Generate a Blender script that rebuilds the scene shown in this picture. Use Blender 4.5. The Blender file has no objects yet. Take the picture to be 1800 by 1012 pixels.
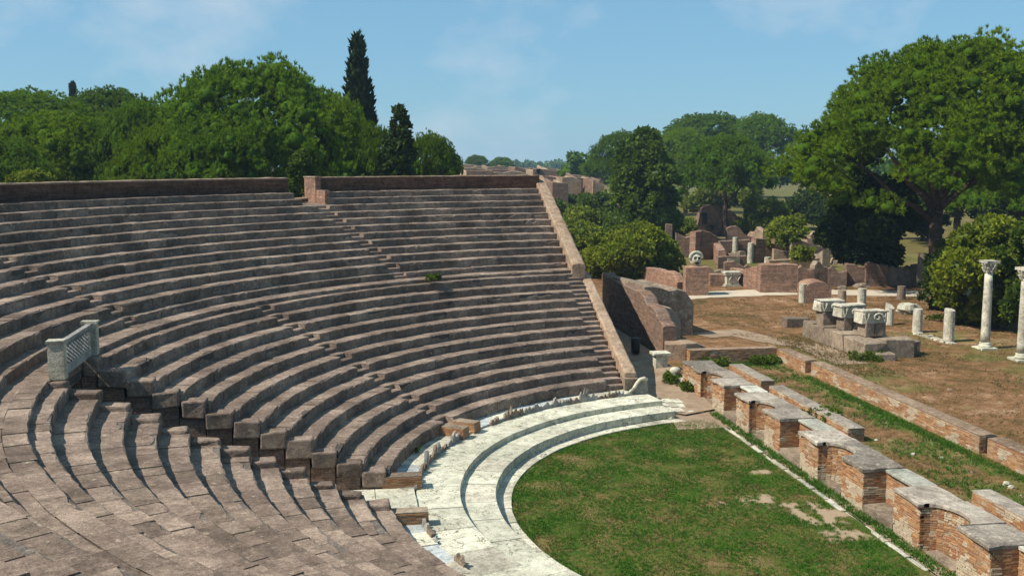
import bpy, math, random
import numpy as np
from mathutils import Vector, Matrix, noise

R = math.radians
rnd = random.Random(7)
nrs = np.random.RandomState(11)
scene = bpy.context.scene
col = scene.collection

# ------------------------------------------------------------------ camera
CAM = np.array([-15.859, -30.653, 11.131]); FPX = 1814.2
YAW, PITCH, ROLL = 0.15536, -0.12340, -0.0018
fw = np.array([math.sin(YAW)*math.cos(PITCH), math.cos(YAW)*math.cos(PITCH), math.sin(PITCH)])
rt0 = np.array([math.cos(YAW), -math.sin(YAW), 0.0]); up0 = np.cross(rt0, fw)
rt = math.cos(ROLL)*rt0 + math.sin(ROLL)*up0; up = -math.sin(ROLL)*rt0 + math.cos(ROLL)*up0
cd = bpy.data.cameras.new('camera'); cam = bpy.data.objects.new('camera', cd); col.objects.link(cam)
cd.sensor_width = 36; cd.lens = 36*FPX/1800; cd.clip_start = 0.1; cd.clip_end = 8000
mw = Matrix(((rt[0], up[0], -fw[0], CAM[0]), (rt[1], up[1], -fw[1], CAM[1]), (rt[2], up[2], -fw[2], CAM[2]), (0, 0, 0, 1)))
cam.matrix_world = mw
scene.camera = cam

# ------------------------------------------------------------------ sky and sun
SUN_AZ, SUN_EL = R(189), R(50)           # direction towards the sun, azimuth counted from +X
w = bpy.data.worlds.new('World'); scene.world = w; w.use_nodes = True
wn, wl = w.node_tree.nodes, w.node_tree.links
for n in list(wn): wn.remove(n)
wo = wn.new('ShaderNodeOutputWorld'); bg = wn.new('ShaderNodeBackground')
sky = wn.new('ShaderNodeTexSky'); sky.sky_type = 'NISHITA'; sky.sun_disc = False
sky.sun_elevation = SUN_EL; sky.sun_rotation = R(90) - SUN_AZ
sky.air_density = 1.0; sky.dust_density = 0.15; sky.ozone_density = 3.0
tc = wn.new('ShaderNodeTexCoord')
mp = wn.new('ShaderNodeMapping'); mp.inputs['Scale'].default_value = (1, 1, 1.6); mp.inputs['Location'].default_value = (1.62, 0.3, 0.07)
nz = wn.new('ShaderNodeTexNoise'); nz.inputs['Scale'].default_value = 5.5; nz.inputs['Detail'].default_value = 7; nz.inputs['Roughness'].default_value = 0.55
cr = wn.new('ShaderNodeValToRGB'); cr.color_ramp.elements[0].position = 0.50; cr.color_ramp.elements[1].position = 0.74
cr.color_ramp.elements[1].color = (0.6, 0.6, 0.6, 1)
tint = wn.new('ShaderNodeMix'); tint.data_type = 'RGBA'; tint.blend_type = 'MULTIPLY'; tint.inputs[0].default_value = 1
tint.inputs[7].default_value = (0.72, 0.965, 1.07, 1)
cl = wn.new('ShaderNodeMix'); cl.data_type = 'RGBA'; cl.inputs[7].default_value = (6.6, 7.2, 7.7, 1)
wl.new(tc.outputs['Generated'], mp.inputs['Vector']); wl.new(mp.outputs[0], nz.inputs['Vector']); wl.new(nz.outputs['Fac'], cr.inputs[0])
veil = wn.new('ShaderNodeMix'); veil.data_type = 'RGBA'; veil.inputs[0].default_value = 0.62; veil.inputs[7].default_value = (2.3, 4.6, 6.5, 1)
wl.new(sky.outputs[0], tint.inputs[6]); wl.new(tint.outputs[2], veil.inputs[6]); wl.new(veil.outputs[2], cl.inputs[6]); wl.new(cr.outputs[0], cl.inputs[0])
wl.new(cl.outputs[2], bg.inputs['Color']); wl.new(bg.outputs[0], wo.inputs['Surface'])
bg.inputs['Strength'].default_value = 0.082
sd = bpy.data.lights.new('sun', 'SUN'); sun = bpy.data.objects.new('sun', sd); col.objects.link(sun)
sd.energy = 5.0; sd.angle = R(0.53); sd.color = (1.0, 0.93, 0.82)
sv = Vector((math.cos(SUN_AZ)*math.cos(SUN_EL), math.sin(SUN_AZ)*math.cos(SUN_EL), math.sin(SUN_EL)))
sun.rotation_euler = sv.to_track_quat('Z', 'Y').to_euler(); sun.location = (-60, -10, 60)
vs = scene.view_settings; vs.view_transform = 'Standard'; vs.look = 'None'; vs.gamma = 1; vs.use_curve_mapping = False; vs.exposure = 0.4
scene.cycles.max_bounces = 6; scene.cycles.diffuse_bounces = 3; scene.cycles.transparent_max_bounces = 4
scene.cycles.volume_bounces = 0

# ------------------------------------------------------------------ pixel helpers (photo is 1800 wide)
def ray(u, v): return fw*FPX + (u-900)*rt - (v-506)*up
def gnd(u, v, z=0.25):
    d = ray(u, v); return CAM + d*((z-CAM[2])/d[2])
def pt(u, v, dist):
    d = ray(u, v); return CAM + d*(dist/math.hypot(d[0], d[1]))
def ppm(P): return FPX/float((np.asarray(P)-CAM) @ fw)

# ------------------------------------------------------------------ object helpers
def tag(o, label=None, cat=None, group=None, kind=None):
    if label: o['label'] = label
    if cat: o['category'] = cat
    if group: o['group'] = group
    if kind: o['kind'] = kind
    return o
def empty(name, loc, label=None, cat=None, group=None):
    o = bpy.data.objects.new(name, None); o.location = loc; o.empty_display_size = 0.3; col.objects.link(o)
    return tag(o, label, cat, group)
def link(name, me, mat, parent=None, loc=None):
    if mat is not None and not me.materials: me.materials.append(mat)
    o = bpy.data.objects.new(name, me); col.objects.link(o)
    if loc is not None: o.location = loc
    if parent is not None:
        o.parent = parent
        wp = Vector(parent.location) + (Vector(parent.parent.location) if parent.parent else Vector())
        if loc is None: o.location = -wp
        else: o.location = Vector(loc) - wp
    return o
def np_mesh(name, V, F, cols=None, smooth=False):
    V = np.asarray(V, np.float32); F = np.asarray(F, np.int32); n, k = F.shape
    me = bpy.data.meshes.new(name); me.vertices.add(len(V)); me.vertices.foreach_set('co', V.ravel())
    me.loops.add(n*k); me.loops.foreach_set('vertex_index', F.ravel())
    me.polygons.add(n); me.polygons.foreach_set('loop_start', np.arange(0, n*k, k, dtype=np.int32))
    if smooth: me.polygons.foreach_set('use_smooth', np.ones(n, bool))
    if cols is not None:
        a = me.attributes.new('Col', 'FLOAT_COLOR', 'POINT')
        c = np.ones((len(V), 4), np.float32); c[:, :3] = cols; a.data.foreach_set('color', c.ravel())
    me.update(calc_edges=True); return me
class MB:
    def __init__(s): s.v = []; s.f = []; s.c = []
    def add(s, vs, fs, c=None):
        b = len(s.v); s.v += [tuple(map(float, x)) for x in vs]; s.f += [tuple(i+b for i in f) for f in fs]
        s.c += [c or (1, 1, 1)]*len(vs)
    def hexa(s, p, c=None):      # 8 points: bottom ring then top ring
        s.add(p, [(3, 2, 1, 0), (4, 5, 6, 7), (0, 1, 5, 4), (1, 2, 6, 5), (2, 3, 7, 6), (3, 0, 4, 7)], c)
    def box(s, x0, x1, y0, y1, z0, z1, j=0.0, c=None):
        q = lambda a: a + (rnd.uniform(-j, j) if j else 0)
        s.hexa([(q(x), q(y), q(z)) for z in (z0, z1) for x, y in ((x0, y0), (x1, y0), (x1, y1), (x0, y1))], c)
    def prism(s, poly, z0, z1, j=0.0, c=None):
        n = len(poly); q = lambda a: a + (rnd.uniform(-j, j) if j else 0)
        zz = z1 if hasattr(z1, '__len__') else [z1]*n
        vs = [(x, y, z0) for x, y in poly] + [(x, y, q(zz[i])) for i, (x, y) in enumerate(poly)]
        s.add(vs, [tuple(range(n-1, -1, -1)), tuple(range(n, 2*n))] + [(i, (i+1) % n, n+(i+1) % n, n+i) for i in range(n)], c)
    def lathe(s, prof, n=20, cx=0, cy=0, j=0.0, flute=0.0):
        vs = []; fs = []
        for r, z in prof:
            for i in range(n):
                a = 2*math.pi*i/n; rr = r*(1 + (rnd.uniform(-j, j) if j else 0) - (flute if i % 2 else 0))
                vs.append((cx+rr*math.cos(a), cy+rr*math.sin(a), z + (rnd.uniform(-j, j)*r if j else 0)))
        for k in range(len(prof)-1):
            for i in range(n): fs.append((k*n+i, k*n+(i+1) % n, (k+1)*n+(i+1) % n, (k+1)*n+i))
        fs.append(tuple(range(n-1, -1, -1))); m = (len(prof)-1)*n; fs.append(tuple(m+i for i in range(n)))
        s.add(vs, fs)
    def tube(s, pts, rad, n=8):
        pts = [Vector(p) for p in pts]; vs = []; fs = []
        for k, p in enumerate(pts):
            t = (pts[min(k+1, len(pts)-1)] - pts[max(k-1, 0)]).normalized()
            a = t.orthogonal().normalized(); b = t.cross(a)
            if k == 0: ra = a
            else:
                a = (ra - t*ra.dot(t)).normalized(); ra = a; b = t.cross(a)
            for i in range(n):
                an = 2*math.pi*i/n; vs.append(p + (a*math.cos(an) + b*math.sin(an))*rad[k])
        for k in range(len(pts)-1):
            for i in range(n): fs.append((k*n+i, k*n+(i+1) % n, (k+1)*n+(i+1) % n, (k+1)*n+i))
        fs.append(tuple(range(n-1, -1, -1))); m = (len(pts)-1)*n; fs.append(tuple(m+i for i in range(n)))
        s.add(vs, fs)
    def lump(s, c, r, n=10, m=7, amp=0.25, seed=0, flat=-1.0):     # rough boulder
        vs = []; fs = []
        for i in range(m+1):
            ph = math.pi*i/m
            for k in range(n):
                a = 2*math.pi*k/n; d = Vector((math.sin(ph)*math.cos(a), math.sin(ph)*math.sin(a), math.cos(ph)))
                q = 1 + amp*noise.noise(d*1.6 + Vector((seed*3.1, seed, 0))) + amp*.4*noise.noise(d*5 + Vector((seed, 0, 2)))
                vs.append((c[0]+d.x*r[0]*q, c[1]+d.y*r[1]*q, c[2]+max(d.z, flat)*r[2]*q))
        for i in range(m):
            for k in range(n): fs.append((i*n+k, (i+1)*n+k, (i+1)*n+(k+1) % n, i*n+(k+1) % n))
        s.add(vs, fs)
    def mesh(s, name, smooth=False, colors=False):
        me = bpy.data.meshes.new(name); me.from_pydata(s.v, [], s.f)
        if colors:
            a = me.attributes.new('Col', 'FLOAT_COLOR', 'POINT')
            c = np.ones((len(s.v), 4), np.float32); c[:, :3] = np.array(s.c); a.data.foreach_set('color', c.ravel())
        if smooth: me.polygons.foreach_set('use_smooth', np.ones(len(me.polygons), bool))
        me.update(); return me
    def build(s, name, mat, parent=None, smooth=False, colors=False):
        return link(name, s.mesh(name, smooth, colors), mat, parent)

# ------------------------------------------------------------------ materials
MATS = {}
class NT:
    def __init__(s, name, rough=0.95, spec=0.04):
        m = bpy.data.materials.new(name); m.use_nodes = True; s.m = m; s.n = m.node_tree.nodes; s.l = m.node_tree.links
        s.b = s.n['Principled BSDF']; s.b.inputs['Roughness'].default_value = rough; s.b.inputs['Specular IOR Level'].default_value = spec
        s.pos = s.n.new('ShaderNodeNewGeometry').outputs['Position']; MATS[name] = m; s.bumpin = None
    def noise(s, scale, detail=5, rough=0.6, vec=None, dist=0.0):
        t = s.n.new('ShaderNodeTexNoise'); t.inputs['Scale'].default_value = scale; t.inputs['Detail'].default_value = detail
        t.inputs['Roughness'].default_value = rough; t.inputs['Distortion'].default_value = dist
        s.l.new(vec or s.pos, t.inputs['Vector']); return t.outputs['Fac']
    def map(s, scale=(1, 1, 1), loc=(0, 0, 0), vec=None):
        t = s.n.new('ShaderNodeMapping'); t.inputs['Scale'].default_value = scale; t.inputs['Location'].default_value = loc
        s.l.new(vec or s.pos, t.inputs['Vector']); return t.outputs[0]
    def ramp(s, fac, stops):
        t = s.n.new('ShaderNodeValToRGB'); e = t.color_ramp.elements
        while len(e) < len(stops): e.new(0.5)
        for i, (p, c) in enumerate(stops):
            e[i].position = p; e[i].color = (c, c, c, 1) if isinstance(c, (int, float)) else (*c, 1)
        s.l.new(fac, t.inputs[0]); return t.outputs[0]
    def mix(s, fac, a, b, mode='MIX'):
        t = s.n.new('ShaderNodeMix'); t.data_type = 'RGBA'; t.blend_type = mode
        for i, x in ((0, fac), (6, a), (7, b)):
            if isinstance(x, (int, float)): t.inputs[i].default_value = x if i == 0 else (x, x, x, 1)
            elif isinstance(x, tuple): t.inputs[i].default_value = (*x, 1)
            else: s.l.new(x, t.inputs[i])
        return t.outputs[2]
    def math(s, op, a, b=0.0):
        t = s.n.new('ShaderNodeMath'); t.operation = op
        for i, x in ((0, a), (1, b)):
            if isinstance(x, (int, float)): t.inputs[i].default_value = x
            else: s.l.new(x, t.inputs[i])
        return t.outputs[0]
    def sep(s, vec=None):
        t = s.n.new('ShaderNodeSeparateXYZ'); s.l.new(vec or s.pos, t.inputs[0]); return t.outputs
    def rand(s): return s.n.new('ShaderNodeObjectInfo').outputs['Random']
    def attr(s, name='Col'):
        t = s.n.new('ShaderNodeAttribute'); t.attribute_name = name; return t.outputs['Color']
    def bump(s, h, strength=0.5, dist=0.02):
        t = s.n.new('ShaderNodeBump'); t.inputs['Strength'].default_value = strength; t.inputs['Distance'].default_value = dist
        s.l.new(h, t.inputs['Height'])
        if s.bumpin: s.l.new(s.bumpin, t.inputs['Normal'])
        s.bumpin = t.outputs[0]; s.l.new(s.bumpin, s.b.inputs['Normal'])
    def done(s, c):
        if isinstance(c, tuple): s.b.inputs['Base Color'].default_value = (*c, 1)
        else: s.l.new(c, s.b.inputs['Base Color'])
        return s.m

def stone_mat(name, dark, mid, light, spots=(0.42, 0.38, 0.27), vary=0.5, spotlim=0.64, bump=0.6, crack=0.0):
    t = NT(name)
    a = t.noise(0.55, 6, 0.65); b = t.noise(9, 6, 0.7); c = t.noise(45, 4, 0.7)
    f = t.math('ADD', t.math('MULTIPLY', a, 0.55), t.math('MULTIPLY', b, 0.45))
    k = t.ramp(f, [(0.34, dark), (0.5, mid), (0.66, light)])
    k = t.mix(1.0, k, t.ramp(c, [(0.3, 0.5), (0.5, 0.95), (0.7, 1.5)]), 'MULTIPLY')
    k = t.mix(1.0, k, t.ramp(t.noise(2.3, 8, 0.8), [(0.32, 0.55), (0.5, 1.0), (0.68, 1.35)]), 'MULTIPLY')
    rv = t.ramp(t.rand(), [(0, 1-vary*0.55), (0.5, 1.0), (1, 1+vary*0.45)])
    k = t.mix(1.0, k, rv, 'MULTIPLY')
    li = t.ramp(t.noise(3.2, 8, 0.75), [(spotlim-0.06, 0.0), (spotlim+0.03, 0.75)])
    k = t.mix(li, k, spots)
    if crack:
        cn = t.noise(0.9, 4, 0.6, None, 0.6); ab = t.math('ABSOLUTE', t.math('SUBTRACT', cn, 0.5))
        k = t.mix(t.ramp(ab, [(0.004, crack), (0.009, 0.0)]), k, (0.13, 0.11, 0.08))
        k = t.mix(t.ramp(t.noise(1.7, 8, .75), [(.5, 0.0), (.72, .6)]), k, (0.40, 0.36, 0.26))
    t.bump(b, bump, 0.05); t.bump(c, bump*0.8, 0.015)
    return t.done(k)
def brick_attr_mat(name):
    t = NT(name); k = t.attr(); c = t.noise(40, 4, 0.7)
    k = t.mix(1.0, k, t.ramp(c, [(0.25, 0.6), (0.75, 1.3)]), 'MULTIPLY')
    g = t.ramp(t.noise(1.3, 6, 0.7), [(0.45, 0.0), (0.7, 0.55)])
    k = t.mix(g, k, (0.30, 0.25, 0.18))
    t.bump(c, 0.5, 0.01); return t.done(k)
def brick_tex_mat(name, c1, c2, mortar, row=0.075, w=0.28, weather=(0.16, 0.13, 0.11), amt=0.6):
    t = NT(name); s = t.sep(); v = t.n.new('ShaderNodeCombineXYZ')
    t.l.new(t.math('ADD', s[0], s[1]), v.inputs[0]); t.l.new(s[2], v.inputs[1])
    b = t.n.new('ShaderNodeTexBrick'); t.l.new(v.outputs[0], b.inputs['Vector'])
    b.inputs['Scale'].default_value = 1; b.inputs['Brick Width'].default_value = w; b.inputs['Row Height'].default_value = row
    b.inputs['Mortar Size'].default_value = row*0.14; b.inputs['Mortar Smooth'].default_value = 0.3
    b.inputs['Color1'].default_value = (*c1, 1); b.inputs['Color2'].default_value = (*c2, 1); b.inputs['Mortar'].default_value = (*mortar, 1)
    n1 = t.noise(0.8, 7, 0.7); n2 = t.noise(14, 5, 0.7)
    k = t.mix(t.ramp(n1, [(0.4, 0.0), (0.68, amt)]), b.outputs['Color'], weather)
    k = t.mix(1.0, k, t.ramp(n2, [(0.25, 0.45), (0.5, 0.95), (0.75, 1.5)]), 'MULTIPLY')
    k = t.mix(1.0, k, t.ramp(t.noise(3.0, 8, 0.8), [(0.32, 0.5), (0.5, 1.0), (0.68, 1.4)]), 'MULTIPLY')
    st = t.noise(1.0, 3, 0.6, t.map((0.7, 0.7, 9)))
    k = t.mix(1.0, k, t.ramp(st, [(0.35, 0.75), (0.65, 1.2)]), 'MULTIPLY')
    t.bump(t.math('MULTIPLY', b.outputs['Fac'], -1.0), 0.6, 0.02); t.bump(n2, 0.8, 0.05)
    return t.done(k)
def leaf_mat(name, a, b, trans=0.25, rough=0.7, spec=0.05):
    t = NT(name, rough, spec); at = t.attr()
    k = t.mix(at, a, b); k = t.mix(1.0, k, t.ramp(t.rand(), [(0, 0.86), (1, 1.12)]), 'MULTIPLY')
    t.done(k)
    tr = t.n.new('ShaderNodeBsdfTranslucent'); t.l.new(k, tr.inputs['Color']); mx = t.n.new('ShaderNodeMixShader'); mx.inputs[0].default_value = trans
    out = t.n['Material Output']; t.l.new(t.b.outputs[0], mx.inputs[1]); t.l.new(tr.outputs[0], mx.inputs[2]); t.l.new(mx.outputs[0], out.inputs['Surface'])
    return t.m

m_seat = stone_mat('seat_stone', (0.110, 0.080, 0.062), (0.205, 0.152, 0.118), (0.36, 0.275, 0.208), spots=(0.46, 0.385, 0.265), spotlim=0.65, vary=.5)
m_mortar = stone_mat('mortar_fill', (0.08, 0.065, 0.055), (0.12, 0.10, 0.085), (0.17, 0.14, 0.11))
m_tufa = stone_mat('tufa_stone', (0.15, 0.115, 0.085), (0.24, 0.185, 0.135), (0.34, 0.27, 0.19))
m_cap = stone_mat('cap_stone', (0.135, 0.112, 0.090), (0.245, 0.208, 0.168), (0.41, 0.36, 0.29), spots=(0.47, 0.42, 0.32), spotlim=0.62, vary=0.7)
m_capw = stone_mat('pale_cap_stone', (0.28, 0.275, 0.225), (0.41, 0.40, 0.33), (0.54, 0.52, 0.43), spots=(0.24, 0.21, 0.16), spotlim=.6)
m_conc = stone_mat('rubble_concrete', (0.185, 0.125, 0.082), (0.295, 0.205, 0.138), (0.40, 0.30, 0.21), spots=(0.44, 0.36, 0.26), spotlim=0.60, bump=1.0)
m_rubble = stone_mat('rubble_core', (0.13, 0.09, 0.065), (0.27, 0.20, 0.145), (0.42, 0.34, 0.26), bump=1.3, spotlim=0.6)
m_marble = stone_mat('white_marble', (0.36, 0.345, 0.255), (0.52, 0.50, 0.385), (0.63, 0.61, 0.48), spots=(0.36, 0.29, 0.18), spotlim=0.66, vary=0.3, bump=0.3, crack=.9)
m_marbleb = stone_mat('blue_grey_marble', (0.29, 0.31, 0.305), (0.41, 0.435, 0.425), (0.53, 0.545, 0.52), spots=(0.34, 0.30, 0.22), spotlim=0.66, vary=0.3, bump=0.3, crack=.8)
m_oldmarble = stone_mat('weathered_marble', (0.28, 0.25, 0.19), (0.48, 0.44, 0.34), (0.66, 0.61, 0.49), spots=(0.2, 0.18, 0.14), spotlim=0.6, vary=0.4)
m_greymarble = stone_mat('grey_marble', (0.20, 0.185, 0.165), (0.29, 0.275, 0.245), (0.40, 0.375, 0.33), spots=(0.5, 0.48, 0.42), spotlim=0.64, vary=0.2)
m_dark = NT('void_shade').done((0.02, 0.018, 0.016))  # near-black colour standing in for the shade inside openings and hollows
m_bin = NT('bin_metal', 0.6, 0.4).done((0.02, 0.022, 0.02))
m_brick = brick_attr_mat('brick')
m_ruin = brick_tex_mat('ruin_brick', (0.27, 0.15, 0.095), (0.20, 0.115, 0.08), (0.25, 0.19, 0.14), amt=.85)
m_wallb = brick_tex_mat('parapet_brick', (0.20, 0.125, 0.09), (0.15, 0.095, 0.075), (0.20, 0.155, 0.125), amt=0.5)
m_redb = brick_tex_mat('red_brick', (0.36, 0.185, 0.115), (0.28, 0.145, 0.095), (0.34, 0.26, 0.19), amt=.55)
m_bark = stone_mat('bark', (0.035, 0.025, 0.018), (0.075, 0.052, 0.038), (0.12, 0.085, 0.062), bump=1.2)
m_pine = leaf_mat('pine_needles', (0.060, 0.125, 0.005), (0.225, 0.325, 0.010), 0.40)
m_pineb = leaf_mat('dark_pine_needles', (0.052, 0.115, 0.008), (0.175, 0.275, 0.015), 0.4)
m_cyp = leaf_mat('cypress_needles', (0.020, 0.036, 0.012), (0.045, 0.068, 0.018), 0.12)
m_leaf = leaf_mat('bush_leaves', (0.045, 0.085, 0.009), (0.15, 0.21, 0.018), 0.4, 0.5, 0.15)
m_leafy = leaf_mat('yellow_green_leaves', (0.085, 0.125, 0.009), (0.25, 0.28, 0.02), 0.4, 0.5, 0.15)
m_leafd = leaf_mat('dark_leaves', (0.018, 0.036, 0.007), (0.065, 0.095, 0.016), 0.25)
m_grass = leaf_mat('grass_blades', (0.025, 0.100, 0.010), (0.085, 0.185, 0.020), 0.3)
m_dry = leaf_mat('dry_grass_blades', (0.11, 0.095, 0.032), (0.24, 0.165, 0.075), 0.25)

# lawn soil, ground, path
t = NT('lawn_turf')
n1 = t.noise(0.55, 6, 0.65); n2 = t.noise(5, 6, 0.7); n3 = t.noise(30, 4, 0.7)
k = t.ramp(t.math('ADD', t.math('MULTIPLY', n1, .6), t.math('MULTIPLY', n2, .4)), [(0.36, (0.035, 0.085, 0.012)), (0.47, (0.075, 0.110, 0.020)), (0.54, (0.15, 0.120, 0.040)), (0.64, (0.24, 0.165, 0.085))])
k = t.mix(1.0, k, t.ramp(n3, [(0.25, 0.5), (0.75, 1.4)]), 'MULTIPLY')
at_ = t.attr(); k = t.mix(at_, k, t.mix(n2, (0.28, 0.20, 0.125), (0.42, 0.32, 0.22)))
t.bump(n2, 0.6, 0.06); t.bump(n3, 0.9, 0.03); m_lawn = t.done(k)
t = NT('dry_ground')
n1 = t.noise(0.16, 6, 0.65); n2 = t.noise(1.1, 7, 0.72); n3 = t.noise(16, 5, 0.75)
k = t.ramp(t.math('ADD', t.math('MULTIPLY', n1, .45), t.math('MULTIPLY', n2, .55)), [(0.37, (0.055, 0.055, 0.020)), (0.45, (0.14, 0.080, 0.034)), (0.54, (0.22, 0.120, 0.060)), (0.64, (0.36, 0.245, 0.15))])
k = t.mix(1.0, k, t.ramp(n3, [(0.3, 0.4), (0.5, 0.95), (0.7, 1.6)]), 'MULTIPLY')
k = t.mix(1.0, k, t.ramp(t.noise(4.5, 8, 0.8), [(0.33, 0.5), (0.5, 1.0), (0.67, 1.4)]), 'MULTIPLY')
sx = t.sep(); green = t.attr()
k = t.mix(green, k, t.mix(n2, (0.045, 0.085, 0.015), (0.13, 0.15, 0.04)))
t.bump(n2, 0.5, 0.08); t.bump(n3, 0.8, 0.03); m_ground = t.done(k)
t = NT('pale_gravel'); n1 = t.noise(1.2, 6, 0.7); n2 = t.noise(22, 5, 0.75)
k = t.mix(1.0, t.ramp(n1, [(0.3, (0.42, 0.35, 0.26)), (0.7, (0.56, 0.49, 0.38))]), t.ramp(n2, [(0.3, 0.75), (0.7, 1.15)]), 'MULTIPLY'); t.bump(n2, 0.5, 0.02); m_path = t.done(k)
t = NT('trodden_earth'); n1 = t.noise(1.0, 6, 0.7); n2 = t.noise(20, 5, 0.75)
k = t.mix(1.0, t.ramp(n1, [(0.3, (0.22, 0.15, 0.095)), (0.7, (0.35, 0.265, 0.185))]), t.ramp(n2, [(0.3, 0.7), (0.7, 1.2)]), 'MULTIPLY'); t.bump(n2, 0.5, 0.02); m_earth = t.done(k)

# ================================================================== THE SETTING
def gz(x, y):
    if x < -0.05 and math.hypot(x, y) < 15.5: return -0.4
    if x < 1.4 and y < 17: return 0.03
    if x < 7.2 and y < 23: b = 0.12
    else: b = 0.2
    return b + 0.05*noise.noise(Vector((x*.35, y*.35, 0))) + 0.02*noise.noise(Vector((x*1.7, y*1.7, 3)))
def axis(lo, hi, step, far):
    a = list(np.arange(lo, hi+1e-6, step)); s = step; x = hi
    while x < far: s *= 1.35; x += s; a.append(x)
    s = step; x = lo
    while x > -far: s *= 1.35; x -= s; a.insert(0, x)
    return a
gx = axis(-16, 34, 0.4, 1300); gy = axis(-14, 62, 0.4, 1300)
V = []; C = []
for y in gy:
    for x in gx:
        near = (-5 < x < 36 and -15 < y < 64) or math.hypot(x, y) < 17
        V.append((x, y, gz(x, y) if near else 0.18))
        n = noise.noise(Vector((x*.5, y*.5, 7)))*.6 + noise.noise(Vector((x*1.6, y*1.6, 1)))*.4
        g = 0.0
        if 1.4 < x < 7.2 and y < 23: g = max(0, min(1, 0.28 + 1.5*n))
        if 6.1 < x < 7.2 and y < 18: g = max(g, min(1, 0.75 + n))
        if 8.6 < x < 11.9 and 14 < y < 29: g = max(g, min(1, .35 + 1.2*n))
        if x > 8 and y < 45: g = max(g, min(.7, -0.34 + 1.1*n))
        if x > 17.5 and y < 30: g = max(g, min(.9, .25 + n))
        if y > 64 or x > 36 or x < -6: g = 0.55 + n*.5
        C.append((max(0, min(1, g)),)*3)
nx = len(gx)
F = [(j*nx+i, j*nx+i+1, (j+1)*nx+i+1, (j+1)*nx+i) for j in range(len(gy)-1) for i in range(nx-1)]
tag(link('ground', np_mesh('ground', V, F, C, True), m_ground), kind='structure')

# lawn (half disc inside the marble ring)
patches = [(gnd(1268, 886, 0), .4, .4), (gnd(1335, 877, 0), .75, .6), (gnd(1445, 905, 0), .95, 1.3), (gnd(1482, 938, 0), .75, .85), (gnd(1338, 830, 0), .4, .4), (gnd(1390, 887, 0), .8, .25)]
def bare(x, y):
    b = 0
    for (c, a, d) in patches:
        q = ((x-c[0])/a)**2 + ((y-c[1])/d)**2
        b = max(b, .9 - q + 1.5*noise.noise(Vector((x*2.2, y*1.6, 5))) + .8*noise.noise(Vector((x*6, y*6, 5))))
    return max(0, min(1, b*1.0))
V = []; C = []; nr, na = 130, 240
for i in range(nr+1):
    for k in range(na+1):
        r = 11.1*(i/nr); a = R(80 + 200*k/na); x = r*math.cos(a); y = r*math.sin(a)
        x = min(x, -0.5)
        V.append((x, y, 0.035*noise.noise(Vector((x, y, 0))) - (0.02 if r > 10.6 else 0))); C.append((bare(x, y),)*3)
F = [(i*(na+1)+k, (i+1)*(na+1)+k, (i+1)*(na+1)+k+1, i*(na+1)+k+1) for i in range(nr) for k in range(na)]
tag(link('lawn', np_mesh('lawn', V, F, C, True), m_lawn), kind='structure')

def blades(P, h, wdt, nb, lean, seed=1, colr=(0, 1)):
    rs = np.random.RandomState(seed); P = np.repeat(np.asarray(P, float), nb, 0); n = len(P)
    P[:, :2] += rs.uniform(-wdt*1.5, wdt*1.5, (n, 2))
    a = rs.uniform(0, 2*math.pi, n); d = np.stack([np.cos(a), np.sin(a), np.zeros(n)], 1)
    hh = h*rs.uniform(.5, 1.3, n); ln = rs.normal(0, lean, (n, 2))*hh[:, None]
    A = P - d*wdt/2; B = P + d*wdt/2; T = P.copy(); T[:, 2] += hh; T[:, :2] += ln
    V = np.stack([A, B, T], 1).reshape(-1, 3); F = np.arange(3*n).reshape(-1, 3)
    c = rs.uniform(*colr, n); return V, F, np.repeat(c[:, None], 3, 1).repeat(3, 0).reshape(-1, 3)
pts = []
while len(pts) < 34000:
    r = 11.0*math.sqrt(rnd.random()); a = R(rnd.uniform(88, 262)); x = r*math.cos(a); y = r*math.sin(a)
    if x > -0.65 or (y < -9): continue
    n = noise.noise(Vector((x*.9, y*.9, 9))) + .5*noise.noise(Vector((x*3, y*3, 2)))
    if bare(x, y) > .15+.6*rnd.random() or n < -0.42 or rnd.random() > 0.8 + .8*n: continue
    pts.append((x, y, -0.01))
V, F, c = blades(pts, .07, .022, 4, .55)
tag(link('grass', np_mesh('grass', V, F, c), m_grass), 'short green grass covering the half-round orchestra lawn', 'grass', kind='stuff')
pts = []
while len(pts) < 9000:
    r = 11.0*math.sqrt(rnd.random()); a = R(rnd.uniform(88, 262)); x = r*math.cos(a); y = r*math.sin(a)
    if x > -0.65 or y < -9 or bare(x, y) > .6: continue
    n = noise.noise(Vector((x*.9, y*.9, 9))) + .5*noise.noise(Vector((x*3, y*3, 2)))
    if n > .15*rnd.random()-.05: continue
    pts.append((x, y, -0.01))
V, F, c = blades(pts, .06, .022, 4, .7, 9)
tag(link('dry_grass', np_mesh('dry_grass', V, F, c), m_dry), 'dry straw-coloured grass mixed into the orchestra lawn', 'grass', kind='stuff')

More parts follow.
